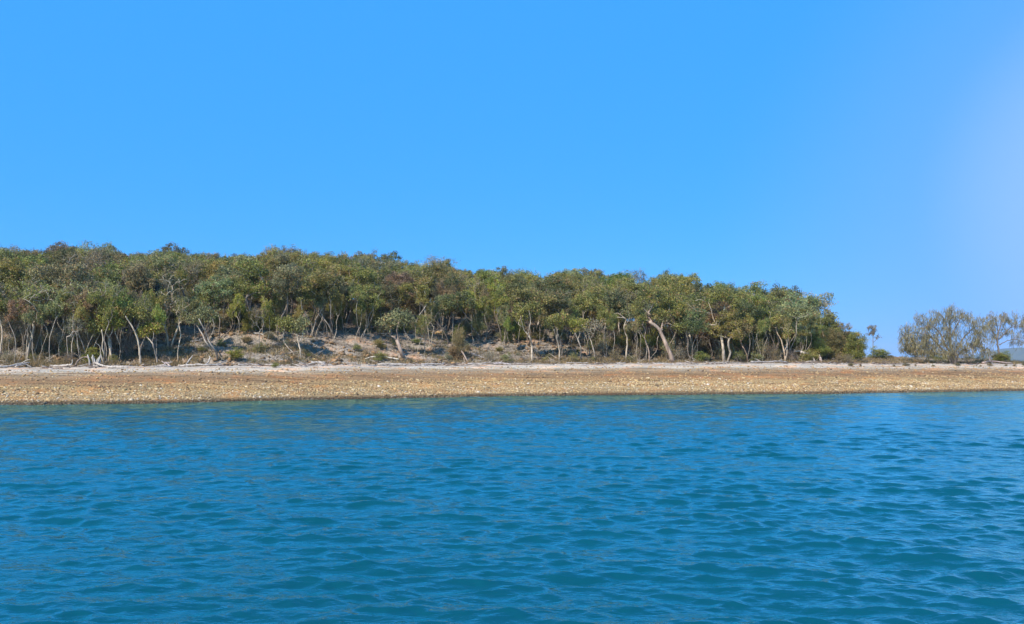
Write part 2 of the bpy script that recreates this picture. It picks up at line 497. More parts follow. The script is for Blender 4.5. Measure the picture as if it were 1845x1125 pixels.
def grow(trunks, clusters, rng, tip=0.015, power=2.3, base_r=None, sag=0.12, wob=0.16, nseg=4):
    """trunks: list of polylines; each cluster centre gets a limb from the nearest suitable node. -> chains"""
    nodes = []; par = []
    for P in trunks:
        for i, p in enumerate(P):
            nodes.append(np.array(p, float)); par.append(len(nodes) - 2 if i else -1)
    ok = [i > 0 and (par[i] >= 0) for i in range(len(nodes))]
    order = np.argsort([min(np.linalg.norm(c - nd) for nd in nodes) for c in clusters])
    chains_extra = []
    tips = []
    for ci in order:
        c = np.array(clusters[ci], float)
        N = np.array(nodes)
        d = np.linalg.norm(N - c, axis=1) + 0.9 * np.maximum(N[:, 2] - c[2] + 0.3, 0) + (~np.array(ok)) * 50
        j = int(np.argmin(d))
        a = nodes[j]; prev = j
        L = np.linalg.norm(c - a)
        k = max(2, min(nseg, int(L / 0.35) + 1))
        out = rng.normal(size=3) * wob * L * 0.5
        for q in range(1, k + 1):
            t = q / k
            p = a + (c - a) * t + out * math.sin(math.pi * t) + np.array([0, 0, sag * L * math.sin(math.pi * t)]) + rng.normal(size=3) * wob * 0.22 * L / k * (q < k)
            nodes.append(p); par.append(prev); ok.append(True); prev = len(nodes) - 1
        tips.append(prev)
    n = len(nodes)
    ch = [[] for _ in range(n)]
    for i, p in enumerate(par):
        if p >= 0: ch[p].append(i)
    w = np.zeros(n)
    for i in range(n - 1, -1, -1):
        w[i] = sum(w[c] for c in ch[i]) if ch[i] else tip ** power
    rad = w ** (1 / power)
    if base_r:
        # thicken the lower limbs towards the wanted trunk radius
        rb = rad.max(); sc = base_r / rb
        rad = rad * (1 + (sc - 1) * np.clip(rad / rb, 0, 1) ** 0.7)
    chains = []
    seen = np.zeros(n, bool)
    for i in range(n):
        if par[i] == -1 or not seen[i]:
            if par[i] == -1: run = [i]
            else: run = [par[i], i]
            seen[i] = True
            cur = i
            while ch[cur]:
                nxt = max(ch[cur], key=lambda c_: w[c_])
                if seen[nxt]: break
                seen[nxt] = True; run.append(nxt); cur = nxt
            P = np.array([nodes[k] for k in run]); rr = rad[run].copy()
            if par[i] != -1: rr[0] = min(rr[0], rr[1] * 1.25)
            chains.append((P, rr))
    return chains

def wavy_trunk(rng, H, lean=(0, 0), wob=0.12, n=8, base=(0, 0)):
    z = np.linspace(0, H, n)
    t = z / H
    x = base[0] + lean[0] * H * t ** 1.3; y = base[1] + lean[1] * H * t ** 1.3
    ph = rng.random(2) * 6.28; fr = 1.2 + rng.random(2) * 1.6
    x = x + wob * H * 0.25 * (np.sin(ph[0] + fr[0] * t * 3.1) - math.sin(ph[0])) + rng.normal(size=n) * wob * 0.12
    y = y + wob * H * 0.25 * (np.sin(ph[1] + fr[1] * t * 3.1) - math.sin(ph[1])) + rng.normal(size=n) * wob * 0.12
    x[0], y[0] = base; 
    return np.stack([x, y, z - 0.25 * (z == 0)], 1)

def crown_points(rng, lobes, n, flat=0.75):
    """cluster centres mostly on the outer shell of several overlapping lobes"""
    out = []
    vol = np.array([l[3] ** 2 for l in lobes]); vol = vol / vol.sum()
    tries = 0
    while len(out) < n and tries < n * 60:
        tries += 1
        cx, cy, cz, r = lobes[rng.choice(len(lobes), p=vol)]
        d = rng.normal(size=3); d /= np.linalg.norm(d)
        if d[2] < -0.45: continue
        rr = r * (0.55 + 0.5 * rng.random())
        p = np.array([cx, cy, cz]) + d * rr * np.array([1, 1, flat])
        if all(np.linalg.norm(p - q) > r * 0.22 for q in out): out.append(p)
    return np.array(out)

PROTO = {}
def finish_plant(chains, LV, LF, lt, sides=5, leafmat=None):
    V, Q, T = tubes(chains, sides)
    tm = np_mesh('trunk', V, [Q, T], M_BARK, True)
    cm = np_mesh('crown', LV, LF, leafmat or M_LEAF, False, {'tint': ('FACE', lt)})
    return tm, cm

def make_gum(seed, H=7.0, stems=1, start=0.5, width=2.2, nclus=60, per=80, lean=0.08, L=0.165, W=0.062, crad=0.55, tr=0.10, droop=0.55, flat=1.1, nlobe=5, wob=0.14):
    rng = np.random.default_rng(seed)
    trunks = []; lobes = []
    for s in range(stems):
        a = rng.random() * 6.28
        ln = (math.cos(a) * lean * (1 + (stems > 1) * 1.2), math.sin(a) * lean * (1 + (stems > 1) * 1.2))
        b = (0, 0) if s == 0 else (math.cos(a) * 0.25, math.sin(a) * 0.25)
        P = wavy_trunk(rng, H * (start + 0.12) * (1 if s == 0 else 0.75 + 0.3 * rng.random()), ln, wob, 8, b)
        trunks.append(P)
    tops = [P[-1] for P in trunks]
    hc = H * (1 - start)
    for i in range(nlobe):
        tp = tops[i % len(tops)]
        a = rng.random() * 6.28; q = rng.random() ** 0.6 * width * 0.62
        r = width * (0.22 + 0.26 * rng.random())
        z = H * start + hc * (0.22 + 0.6 * rng.random())
        z = min(z, H - r * flat)
        z = max(z, H * start * 0.9 + r * 0.5)
        lobes.append((tp[0] * 0.7 + math.cos(a) * q, tp[1] * 0.7 + math.sin(a) * q, z, r))
    # one lobe reaching the full height
    r = width * 0.42
    lobes.append((tops[0][0] * 0.8, tops[0][1] * 0.8, H - r * flat - 0.25, r))
    cl = crown_points(rng, lobes, nclus, flat)
    chains = grow(trunks, cl, rng, base_r=tr)
    for i, (P, r) in enumerate(chains):
        if P[0][2] < 0.0:
            r[0] *= 1.5
    rad = crad * (0.7 + 0.6 * rng.random(len(cl)))
    LV, LF, lt = leaf_quads(cl, rad, per, L, W, rng, droop)
    return finish_plant(chains, LV, LF, lt)

def make_bushy(seed, H=4.0, width=2.0, nclus=60, per=90, L=0.13, W=0.05, crad=0.45, stems=4, start=0.22, tr=0.05, droop=0.1):
    rng = np.random.default_rng(seed)
    trunks = []; 
    for s in range(stems):
        a = 6.28 * (s + rng.random() * 0.7) / stems
        k = 0.15 + 0.35 * rng.random()
        trunks.append(wavy_trunk(rng, H * (0.4 + 0.2 * rng.random()), (math.cos(a) * k, math.sin(a) * k), 0.12, 6, (math.cos(a) * .12, math.sin(a) * .12)))
    lobes = []
    for i in range(5):
        a = rng.random() * 6.28; q = rng.random() * width * 0.5; r = width * (0.38 + 0.22 * rng.random())
        lobes.append((math.cos(a) * q, math.sin(a) * q, min(H * (start + 0.45 * rng.random()), H - r * 0.8), r))
    r = width * 0.5; lobes.append((0, 0, H - r * 0.85, r))
    cl = crown_points(rng, lobes, nclus, 0.85)
    low = cl[:, 2] < H * 0.12
    cl[low, 2] = H * (0.12 + 0.25 * rng.random(low.sum()))
    chains = grow(trunks, cl, rng, tip=0.008, base_r=tr)
    rad = crad * (0.7 + 0.6 * rng.random(len(cl)))
    LV, LF, lt = leaf_quads(cl, rad, per, L, W, rng, droop)
    return finish_plant(chains, LV, LF, lt)

# prototypes: (kind) -> list of (trunk mesh, crown mesh, nominal height)
PROTO['gum'] = [(*make_gum(100 + i, 7, 1 + (i % 3 == 2), 0.30 + 0.04 * (i % 3), 2.4 + 0.15 * (i % 4), 92, 88, 0.1, nlobe=10, crad=0.38), 7.0) for i in range(9)]
PROTO['tall'] = [(*make_gum(200 + i, 7, 1 + (i % 2), 0.55, 1.7, 62, 88, 0.14, tr=0.05, wob=0.24, nlobe=8, crad=0.36), 7.0) for i in range(6)]
PROTO['multi'] = [(*make_gum(300 + i, 6, 3 + (i % 2), 0.42, 2.1, 72, 80, 0.16, tr=0.045, wob=0.22, nlobe=8, crad=0.36), 6.0) for i in range(5)]
PROTO['ridge'] = [(*make_gum(400 + i, 7, 1 + (i % 2), 0.30, 2.6, 96, 78, 0.1, flat=0.9, crad=0.37, nlobe=10), 7.0) for i in range(6)]
PROTO['sparse'] = [(*make_gum(500 + i, 7, 1 + (i % 2), 0.30, 2.4, 90, 24, 0.12, crad=0.42, W=0.05, tr=0.09, nlobe=8), 7.0) for i in range(5)]
PROTO['wattle'] = [(*make_bushy(600 + i, 4.5, 2.0, 88, 150, 0.12, 0.05, 0.48), 4.5) for i in range(4)]
PROTO['shrub'] = [(*make_bushy(650 + i, 1.8, 1.1, 60, 80, 0.10, 0.04, 0.27, 5, 0.12, 0.025), 1.8) for i in range(4)]
PROTO['dome'] = [(*make_bushy(690 + i, 3.4, 1.75, 120, 130, 0.13, 0.045, 0.36, 6, 0.12, 0.04), 3.4) for i in range(2)]
PROTO['brush'] = [(*make_bushy(700 + i, 2.2, 1.3, 60, 22, 0.14, 0.03, 0.32, 7, 0.2, 0.022, droop=-0.2), 2.2) for i in range(4)]

LEAFC = {
    'olive': (0.255, 0.240, 0.070), 'dark green': (0.150, 0.150, 0.062), 'yellow-green': (0.310, 0.300, 0.065),
    'grey-green': (0.260, 0.255, 0.125), 'bright green': (0.215, 0.235, 0.060), 'brownish': (0.255, 0.200, 0.105),
    'dull grey': (0.270, 0.235, 0.170)}
BARKC = {'pale grey': (0.40, 0.34, 0.28), 'grey-brown': (0.28, 0.225, 0.18), 'cream': (0.52, 0.43, 0.33), 'dark': (0.18, 0.14, 0.11)}
count = {}
def plant(kind, i, X, Y, h, rz, leaf, bark, label, name='gum_tree', cat='tree', group=None, wx=1.0, z=None, tilt=(0, 0)):
    tm, cm, H0 = PROTO[kind][i % len(PROTO[kind])]
    e = bpy.data.objects.new(name, None); C.objects.link(e)
    zz = float(land(X, Y)) if z is None else z
    e.location = (X, Y, zz)
    k = h / H0
    e.scale = (k * wx, k * wx, k)
    e.rotation_euler = (tilt[0], tilt[1], rz)
    jit = np.random.default_rng(int(abs(X * 977 + Y * 131)) + i)
    lc = np.array(LEAFC[leaf]) * (0.88 + 0.24 * jit.random()) * (1 + 0.08 * jit.normal(size=3))
    bc = np.array(BARKC[bark]) * (0.85 + 0.3 * jit.random())
    link('trunk', tm, e, color=tuple(bc))
    link('crown', cm, e, color=tuple(np.clip(lc, 0.01, 1)))
    tag(e, label, cat, group)
    return e

def skyline(u):
    return np.interp(u, [0, 60, 100, 140, 190, 225, 260, 300, 335, 380, 420, 460, 510, 560, 600, 650, 705, 740, 800, 840, 880, 940, 985, 1025, 1065, 1110, 1150, 1172, 1200, 1250, 1290, 1325, 1360, 1385, 1420, 1455, 1490, 1506, 1530, 1560, 1600],
                     [440, 442, 438, 435, 438, 457, 448, 440, 457, 450, 450, 456, 444, 452, 450, 452, 457, 471, 463, 481, 480, 487, 500, 479, 475, 486, 490, 501, 488, 495, 500, 510, 508, 520, 515, 524, 540, 580, 600, 628, 640])

RG = np.random.default_rng(42)
TREES = []          # records; labels are worked out afterwards
def rec(kind, i, u, s, h, leaf, bark, wx=1.0, zone='slope', name='gum_tree'):
    X, Y, Z = place(u, s)
    TREES.append(dict(kind=kind, i=i, u=u, s=s, X=X, Y=Y, Z=Z, h=h, leaf=leaf, bark=bark, wx=wx, zone=zone, name=name, rz=RG.random() * 6.28))

def room(u, s):
    X, Y, Z = place(u, s)
    v = float(skyline(u))
    return ray(u, v, Y)[2] - Z

# ridge trees standing against the sky
ridge_list = [(-18, 'ridge', 'grey-green'), (14, 'ridge', 'olive'), (55, 'ridge', 'grey-green'), (98, 'ridge', 'brownish'), (145, 'sparse', 'dull grey'), (192, 'ridge', 'olive'), (232, 'gum', 'olive'), (265, 'gum', 'olive'),
    (22, 'sparse', 'dull grey'), (160, 'sparse', 'grey-green'), (492, 'sparse', 'dull grey'), (545, 'sparse', 'grey-green'), (786, 'sparse', 'grey-green'), (1008, 'sparse', 'dull grey'), (1128, 'sparse', 'grey-green'), (301, 'ridge', 'dark green'), (345, 'gum', 'olive'), (382, 'ridge', 'brownish'), (424, 'ridge', 'grey-green'), (462, 'ridge', 'olive'), (505, 'sparse', 'grey-green'), (528, 'ridge', 'brownish'), (565, 'ridge', 'grey-green'), (612, 'ridge', 'grey-green'),
    (655, 'ridge', 'olive'), (702, 'ridge', 'dark green'), (742, 'gum', 'olive'), (800, 'ridge', 'olive'), (843, 'gum', 'olive'), (884, 'gum', 'dark green'), (941, 'wattle', 'yellow-green'), (982, 'gum', 'olive'),
    (1024, 'ridge', 'grey-green'), (1065, 'ridge', 'olive'), (1110, 'ridge', 'olive'), (1147, 'sparse', 'dull grey'), (1198, 'ridge', 'grey-green'), (1248, 'gum', 'yellow-green'), (1288, 'gum', 'olive'),
    (1326, 'gum', 'dark green'), (1360, 'gum', 'yellow-green'), (1392, 'gum', 'olive'), (1421, 'ridge', 'dark green'), (1456, 'gum', 'olive')]
for j, (u, kd, lf) in enumerate(ridge_list):
    s = float(np.interp(u, [0, 1000, 1150, 1300, 1450, 1500], [58, 58, 54, 46, 34, 30])) + RG.uniform(-3, 2)
    rec(kd, j, u, s, max(room(u, s) * (1.05 if kd == 'sparse' else 1.0 + 0.05 * 0.4 * math.sin(j * 2.4) + 0.06 * math.sin(j * 5.1)), 4.5), lf, RG.choice(['pale grey', 'grey-brown', 'cream']), RG.uniform(0.95, 1.25), 'ridge')

# the body of the wood
def front_s(u): return float(np.interp(u, [-60, 250, 330, 1000, 1080, 1200, 1480, 1530], [23, 23.5, 27, 27.2, 25, 23.5, 22.5, 24]))
kinds = ['gum', 'gum', 'gum', 'tall', 'multi', 'wattle', 'sparse', 'sparse', 'ridge']
leaves = ['olive', 'olive', 'yellow-green', 'grey-green', 'dark green', 'bright green', 'brownish']
row = 0
sdist = 0.0
while sdist < 32:
    step_px = 50 - sdist * 0.2
    u = -45 + (row % 2) * step_px * 0.5
    while u < 1500:
        uu = u + RG.uniform(-10, 10)
        s = front_s(uu) + sdist * float(np.interp(uu, [1000, 1300, 1500], [1, 0.62, 0.26])) + RG.uniform(-1.2, 1.2)
        lim = float(np.interp(uu, [0, 1000, 1150, 1300, 1450, 1500], [56, 56, 52, 44, 32, 28]))
        if s < lim:
            if row == 0: kd = RG.choice(['tall', 'multi', 'tall', 'gum'] if uu > 330 else ['tall', 'sparse', 'tall', 'sparse']); h = RG.uniform(5.6, 7.2)
            elif row == 1: kd = RG.choice(['tall', 'multi', 'gum', 'gum', 'sparse']); h = RG.uniform(6.0, 7.8)
            else: kd = RG.choice(kinds); h = RG.uniform(6.4, 8.6)
            if kd == 'wattle': h *= 0.75
            if uu > 1440: h *= 0.8
            h = min(h, room(uu, s) * 0.93)
            if h > 2.5:
                p = np.array([.30, .16, .14, .16, .12, .07, .05])
                if uu < 330 : p = np.array([.24, .12, .10, .22, .10, .05, .17])
                lf = RG.choice(leaves, p=p / p.sum())
                if kd == 'wattle': lf = RG.choice(['bright green', 'yellow-green', 'olive'])
                rec(kd, int(RG.integers(0, 9)), uu, s, h, lf, RG.choice(['pale grey', 'grey-brown', 'cream', 'dark'], p=[.4, .3, .15, .15]), RG.uniform(0.95, 1.25), 'front' if row == 0 else ('second' if row == 1 else 'slope'), 'gum_tree' if kd != 'wattle' else 'wattle_tree')
        u += step_px
    row += 1
    sdist += 4.6

# a few stragglers standing forward on the open bank, and slender stems at the foot of the wood
for (u, s, h, kd, lf) in [(352, 24, 4.6, 'tall', 'olive'), (425, 26, 4.3, 'multi', 'yellow-green'), (480, 25, 4.2, 'tall', 'yellow-green'), (545, 24.5, 4.0, 'tall', 'olive'), (640, 25.5, 4.5, 'tall', 'olive'),
                          (765, 23.5, 3.9, 'sparse', 'yellow-green'), (828, 23, 3.0, 'wattle', 'brownish'), (905, 26, 4.4, 'multi', 'grey-green'), (1012, 24, 4.5, 'tall', 'olive'),
                          (375, 27, 4.6, 'multi', 'olive'), (402, 28, 4.8, 'tall', 'grey-green'), (450, 27.5, 4.5, 'tall', 'olive'), (465, 24, 4.0, 'sparse', 'brownish'), (505, 27.5, 4.6, 'multi', 'olive'), (570, 27, 4.5, 'tall', 'grey-green'), (600, 26.5, 4.7, 'multi', 'olive'), (622, 28, 4.6, 'tall', 'dark green'), (665, 27.5, 4.6, 'multi', 'dark green'), (682, 28.5, 4.7, 'tall', 'olive'), (752, 22.8, 3.8, 'multi', 'olive'), (775, 26, 4.2, 'sparse', 'olive'), (795, 28, 4.6, 'multi', 'grey-green'), (815, 27, 4.5, 'tall', 'olive'), (855, 27.5, 4.5, 'tall', 'dark green'), (875, 28, 4.6, 'multi', 'olive'), (922, 24, 3.8, 'tall', 'yellow-green'), (935, 27, 4.6, 'tall', 'olive'), (975, 26.5, 4.5, 'multi', 'olive'), (990, 28, 4.6, 'tall', 'olive'), (1030, 26, 4.6, 'tall', 'grey-green'), (1090, 24, 4.6, 'multi', 'olive'),
                          (8, 22.3, 4.3, 'multi', 'dull grey'), (48, 22.5, 4.6, 'tall', 'olive'), (68, 21.8, 4.2, 'multi', 'grey-green'), (110, 23, 4.6, 'tall', 'olive'), (128, 22, 4.2, 'sparse', 'dull grey'), (166, 23, 4.8, 'tall', 'brownish'), (215, 23, 4.6, 'multi', 'olive'), (232, 24, 4.8, 'tall', 'olive'), (268, 25, 4.5, 'multi', 'yellow-green'),
                          (28, 21.5, 4.3, 'tall', 'brownish'), (92, 21.5, 4.5, 'tall', 'grey-green'), (150, 22, 4.6, 'multi', 'olive'), (192, 21.6, 5.0, 'tall', 'olive'), (283, 22.5, 4.2, 'tall', 'yellow-green'), (322, 23, 4.4, 'sparse', 'olive'),
                          (1105, 22.5, 4.4, 'tall', 'olive'), (1150, 22.3, 4.0, 'multi', 'grey-green'), (1248, 22.3, 3.6, 'tall', 'olive'), (1345, 22.3, 4.2, 'tall', 'yellow-green'), (1372, 22.5, 3.8, 'multi', 'olive'), (1413, 21.8, 4.2, 'sparse', 'olive'), (1442, 22.6, 3.6, 'multi', 'grey-green')]:
    rec(kd, int(RG.integers(0, 9)), u, s, h * (1.28 if u < 330 or u > 1080 else 1.1), lf, RG.choice(['pale grey', 'cream']), 0.62, 'edge')

# wind-clipped right end of the wood
for (u, s, h, kd, lf) in [(1468, 24, 4.4, 'gum', 'olive'), (1492, 25, 3.9, 'wattle', 'dark green'), (1508, 23.5, 3.6, 'wattle', 'dark green'), (1528, 26, 3.1, 'wattle', 'olive'), (1478, 22.5, 2.6, 'wattle', 'yellow-green'), (1520, 29, 3.3, 'wattle', 'dark green')]:
    rec(kd, int(RG.integers(0, 9)), u, s, h, lf, 'dark', 1.0, 'end', 'gum_tree' if kd == 'gum' else 'wattle_tree')

# ---- words for each tree
MARKS = [(-80, 'by the left edge'), (115, 'above the low white driftwood'), (245, 'near the tall curved pale stem'), (345, 'above the orange earth patch'), (425, 'above the small green bank bush'),
         (540, 'above the leaning twin stems'), (640, 'left of the stout forked trunk'), (720, 'over the stout forked trunk'), (800, 'right of the stout forked trunk'), (880, 'above the tilted broken stems'),
         (955, 'by the forked white stem'), (1060, 'right of the forked white stem'), (1150, 'left of the thick pink leaning trunk'), (1215, 'right of the thick pink leaning trunk'), (1295, 'by the gum with broken stub'),
         (1370, 'right of the gum with broken stub'), (1440, 'above the white fallen trunk'), (1510, 'at the right end')]
ZONE = {'ridge': 'on the skyline', 'slope': 'on upper slope', 'second': 'behind the front row', 'front': 'in the front row', 'edge': 'at the wood foot', 'end': 'in the clipped low edge'}
KINDW = {'gum': 'gum', 'tall': 'tall-stemmed gum', 'multi': 'many-stemmed gum', 'ridge': 'spreading gum', 'sparse': 'thin-leaved gum', 'wattle': 'rounded wattle'}
from collections import defaultdict
bylab = defaultdict(list)
for t in TREES:
    mk = min(MARKS, key=lambda m_: abs(m_[0] - t['u']))[1]
    t['lab'] = f"{t['leaf']} {KINDW[t['kind']]} {ZONE[t['zone']]} {mk}"
    bylab[t['lab']].append(t)
GRP = {'ridge': 'trees along the skyline', 'slope': 'trees packed on the slope', 'second': 'trees behind the front row', 'front': 'front row of the wood', 'edge': 'slender trees at the foot of the wood', 'end': 'low trees at the right end of the wood'}
for lab, ts in bylab.items():
    ts.sort(key=lambda t: t['u'])
    for q, t in enumerate(ts):
        if len(ts) == 1: fl = lab
        elif len(ts) == 2: fl = lab + (', the left' if q == 0 else ', the right')
        else: fl = lab + [', leftmost', ', second', ', third', ', fourth', ', fifth', ', sixth'][min(q, 5)]
        plant(t['kind'], t['i'], t['X'], t['Y'], t['h'], t['rz'], t['leaf'], t['bark'], fl, t['name'], 'tree', GRP[t['zone']], t['wx'])
print('trees', len(TREES))

# ------------------------------------------------------------------ understorey
def bush(kind, u, s, h, leaf, label, group, name='shrub', cat='shrub', wx=1.0, bark='grey-brown'):
    if name == 'shrub' and kind == 'wattle': name, cat = 'bush', 'bush'
    X, Y, Z = place(u, s)
    return plant(kind, int(RG.integers(0, 9)), X, Y, h, RG.random() * 6.28, leaf, bark, label, name, cat, group, wx)

def where(u): return min(MARKS, key=lambda m_: abs(m_[0] - u))[1]
UND = []
for u in np.arange(-50, 1500, 21):
    for lay in range(3):
        uu = u + RG.uniform(-10, 10)
        s = front_s(uu) + [RG.uniform(2.5, 5.5), RG.uniform(7, 14), RG.uniform(16, 30)][lay] * float(np.interp(uu, [1000, 1300, 1500], [1, 0.7, 0.3]))
        if lay == 0 and RG.random() < 0.35: continue
        h = RG.uniform(1.3, 2.6) if lay == 0 else RG.uniform(2.2, 3.8)
        if room(uu, s) < h * 1.1: continue
        kd = RG.choice(['wattle', 'shrub', 'brush']) if lay == 0 else 'wattle'
        lf = RG.choice(['olive', 'dark green', 'brownish', 'dull grey', 'grey-green', 'yellow-green'], p=[.26, .2, .18, .14, .14, .08])
        UND.append((kd, uu, s, h, lf, lay))
by = defaultdict(list)
for r in UND: by[(r[0], r[4], r[5], where(r[1]))].append(r)
KW = {'wattle': 'tall bush', 'shrub': 'leafy low shrub', 'brush': 'twiggy dry shrub'}
for (kd, lf, lay, w_), rs_ in by.items():
    for (k_, uu, s, h, lf_, l_) in rs_:
        bush(k_, uu, s, h, lf_, f"{lf} {KW[kd]} {['behind first trunks', 'deep among trunks', 'high upslope'][lay]} {w_}", f"{lf} {KW[kd]}es {['behind the first trunks', 'deep between the trunks', 'high up the slope'][lay]} {w_}".replace('shrubes', 'shrubs'), wx=RG.uniform(1.0, 1.5))
for u in np.arange(-40, 1400, 17):
    uu = u + RG.uniform(-5, 5)
    s = float(np.interp(uu, [0, 1000, 1150, 1300, 1450, 1500], [57, 57, 53, 45, 33, 30])) + RG.uniform(-2, 3)
    lf = RG.choice(['olive', 'dark green', 'grey-green', 'brownish'])
    bush('wattle', uu, s, min(RG.uniform(3.6, 5.0), room(uu, s) * 0.85), lf, f"{lf} tall bush under the skyline crowns {where(uu)}", f"{lf} tall bushes under the skyline crowns {where(uu)}", wx=RG.uniform(0.9, 1.1))

for k in range(64):
    u = RG.uniform(300, 1080); s = RG.uniform(21.5, 31); lf = RG.choice(['olive', 'dull grey', 'brownish', 'grey-green']); kd = RG.choice(['brush', 'shrub'])
    bush(kd, u, s, RG.uniform(0.4, 1.0), lf, f"{lf} {'twiggy' if kd == 'brush' else 'leafy'} scrub tuft on the bare bank {where(u)}", f"{lf} {'twiggy' if kd == 'brush' else 'leafy'} scrub tufts on the bare bank {where(u)}", wx=RG.uniform(1.1, 1.8))
for k in range(66):
    u = RG.uniform(-20, 335) if k < 36 else RG.uniform(1060, 1490)
    s = front_s(u) + RG.uniform(-0.6, 4.5); lf = RG.choice(['dull grey', 'brownish', 'olive'], p=[.5, .3, .2])
    bush('brush', u, s, RG.uniform(1.5, 2.7), lf, f"{lf} dry twiggy shrub among the trunks {where(u)}", f"{lf} tangles of dry twigs between the trunks {where(u)}", wx=RG.uniform(0.7, 1.1))
for k in range(22):
    u = RG.uniform(335, 1060); s = RG.uniform(26.5, 31); lf = RG.choice(['olive', 'grey-green', 'yellow-green', 'dark green'])
    bush(RG.choice(['wattle', 'dome']), u, s, RG.uniform(1.8, 3.0), lf, f"{lf} leafy young bush topping the bank {where(u)}", f"{lf} bushy young trees at the top of the bank {where(u)}", wx=RG.uniform(0.8, 1.1))
# thin poles crowding the foot of the wood
for k in range(120):
    u = RG.uniform(-20, 330) if k < 66 else RG.uniform(560, 1440)
    s = front_s(u) + RG.uniform(0.5, 6) * (1 if u < 1000 else .6); lf = RG.choice(['olive', 'grey-green', 'brownish', 'dull grey'])
    bush('tall', u, s, RG.uniform(4.4, 6.4), lf, f"thin pole-like {lf} sapling crowded among the trunks {where(u)}", f"{lf} saplings crowded among the trunks {where(u)}", 'sapling', 'tree', RG.uniform(.45, .6), RG.choice(['pale grey', 'cream', 'grey-brown']))

# brush along the edge of the sand
edge_u = [(12, 1.2, 'brush', 'dull grey'), (60, 1.0, 'brush', 'olive'), (128, 1.1, 'brush', 'dull grey'), (165, 1.5, 'shrub', 'yellow-green'), (205, 1.0, 'brush', 'olive'), (262, 0.9, 'brush', 'brownish'), (300, 1.0, 'brush', 'dull grey'),
          (1035, 1.1, 'brush', 'olive'), (1075, 1.2, 'brush', 'dull grey'), (1110, 1.5, 'brush', 'brownish'), (1140, 1.3, 'brush', 'olive'), (1225, 1.6, 'brush', 'dull grey'), (1262, 1.2, 'shrub', 'olive'),
          (1330, 1.4, 'brush', 'olive'), (1360, 1.2, 'shrub', 'grey-green'), (1395, 1.5, 'brush', 'brownish'), (1425, 1.6, 'brush', 'dull grey'), (1455, 1.5, 'shrub', 'olive'), (880, 1.2, 'brush', 'dull grey'), (915, 1.0, 'shrub', 'grey-green'), (980, 0.9, 'brush', 'olive')]
for (u, h, kd, lf) in edge_u:
    bush(kd, u, 21.6 + RG.uniform(-0.3, 0.8), h, lf, f"{lf} {'taller' if h > 1.25 else 'low'} {'dry' if kd == 'brush' else 'leafy'} shrub at the sand edge {where(u)}", f"{lf} {'dry' if kd == 'brush' else 'leafy'} {'taller' if h > 1.25 else 'low'} shrubs at the sand edge {where(u)}", wx=1.3)
bush('shrub', 428, 21.8, 1.25, 'yellow-green', 'small yellow-green bush alone at the foot of the bare bank', None, wx=1.4)
bush('shrub', 497, 17.2, 0.42, 'bright green', 'tiny green bush alone on the pale sand', None, wx=1.6)
bush('shrub', 822, 23.0, 1.8, 'brownish', 'rust-tinged bush over the two tilted broken stems', None, wx=1.2)
bush('dome', 1546, 21.0, 3.5, 'yellow-green', 'big rounded olive shrub standing at the open right end of the wood', None, wx=0.98)
bush('brush', 1512, 20.5, 1.2, 'brownish', 'dry tan brush at the left foot of the big rounded shrub', None, wx=1.6)
bush('brush', 1530, 19.8, 1.0, 'dull grey', 'grey dry brush in front of the big rounded shrub', None, wx=1.6)
for (u, s, h, lf, wd) in [(1462, 23.5, 2.2, 'olive', 'right beside the white arched log'), (1478, 24.5, 2.6, 'dark green', 'behind the pink upright stub'), (1497, 23.8, 2.4, 'dark green', 'just right of the pink upright stub'), (1513, 25, 2.8, 'olive', 'touching the back of the big rounded shrub'), (1530, 26, 2.9, 'dark green', 'behind the big rounded shrub')]:
    bush('shrub', u, s, h, lf, f'{lf} dense bush in the dark low edge, {wd}', 'dense bushes in the low dark edge at the right', wx=1.1)
bush('shrub', 1578, 25.0, 1.5, 'olive', 'low bush trailing down right behind the big rounded shrub', None, wx=1.6)
bush('shrub', 1597, 27.0, 0.9, 'dark green', 'dark low bush, last before the gap of sky', None, wx=1.8)
bush('shrub', 1808, 20.5, 1.5, 'bright green', 'dense dark green round bush under the right wispy tree', None, wx=1.35)
bush('shrub', 1795, 21.0, 1.3, 'dark green', 'dark bush tucked left of the dense round bush', None, wx=1.0)
bush('brush', 1690, 20.2, 1.1, 'olive', 'low olive brush left of the wispy tree trunks', None, wx=2.2)
bush('brush', 1655, 20.5, 0.8, 'grey-green', 'low grey-green brush at the left end under the wispy tree', None, wx=2.2)
bush('brush', 1745, 20.6, 1.2, 'brownish', 'brown brush right of the wispy tree trunks', None, wx=1.8)
bush('brush', 1765, 21.4, 0.9, 'dark green', 'dark low brush between the two wispy trees', None, wx=2.0)
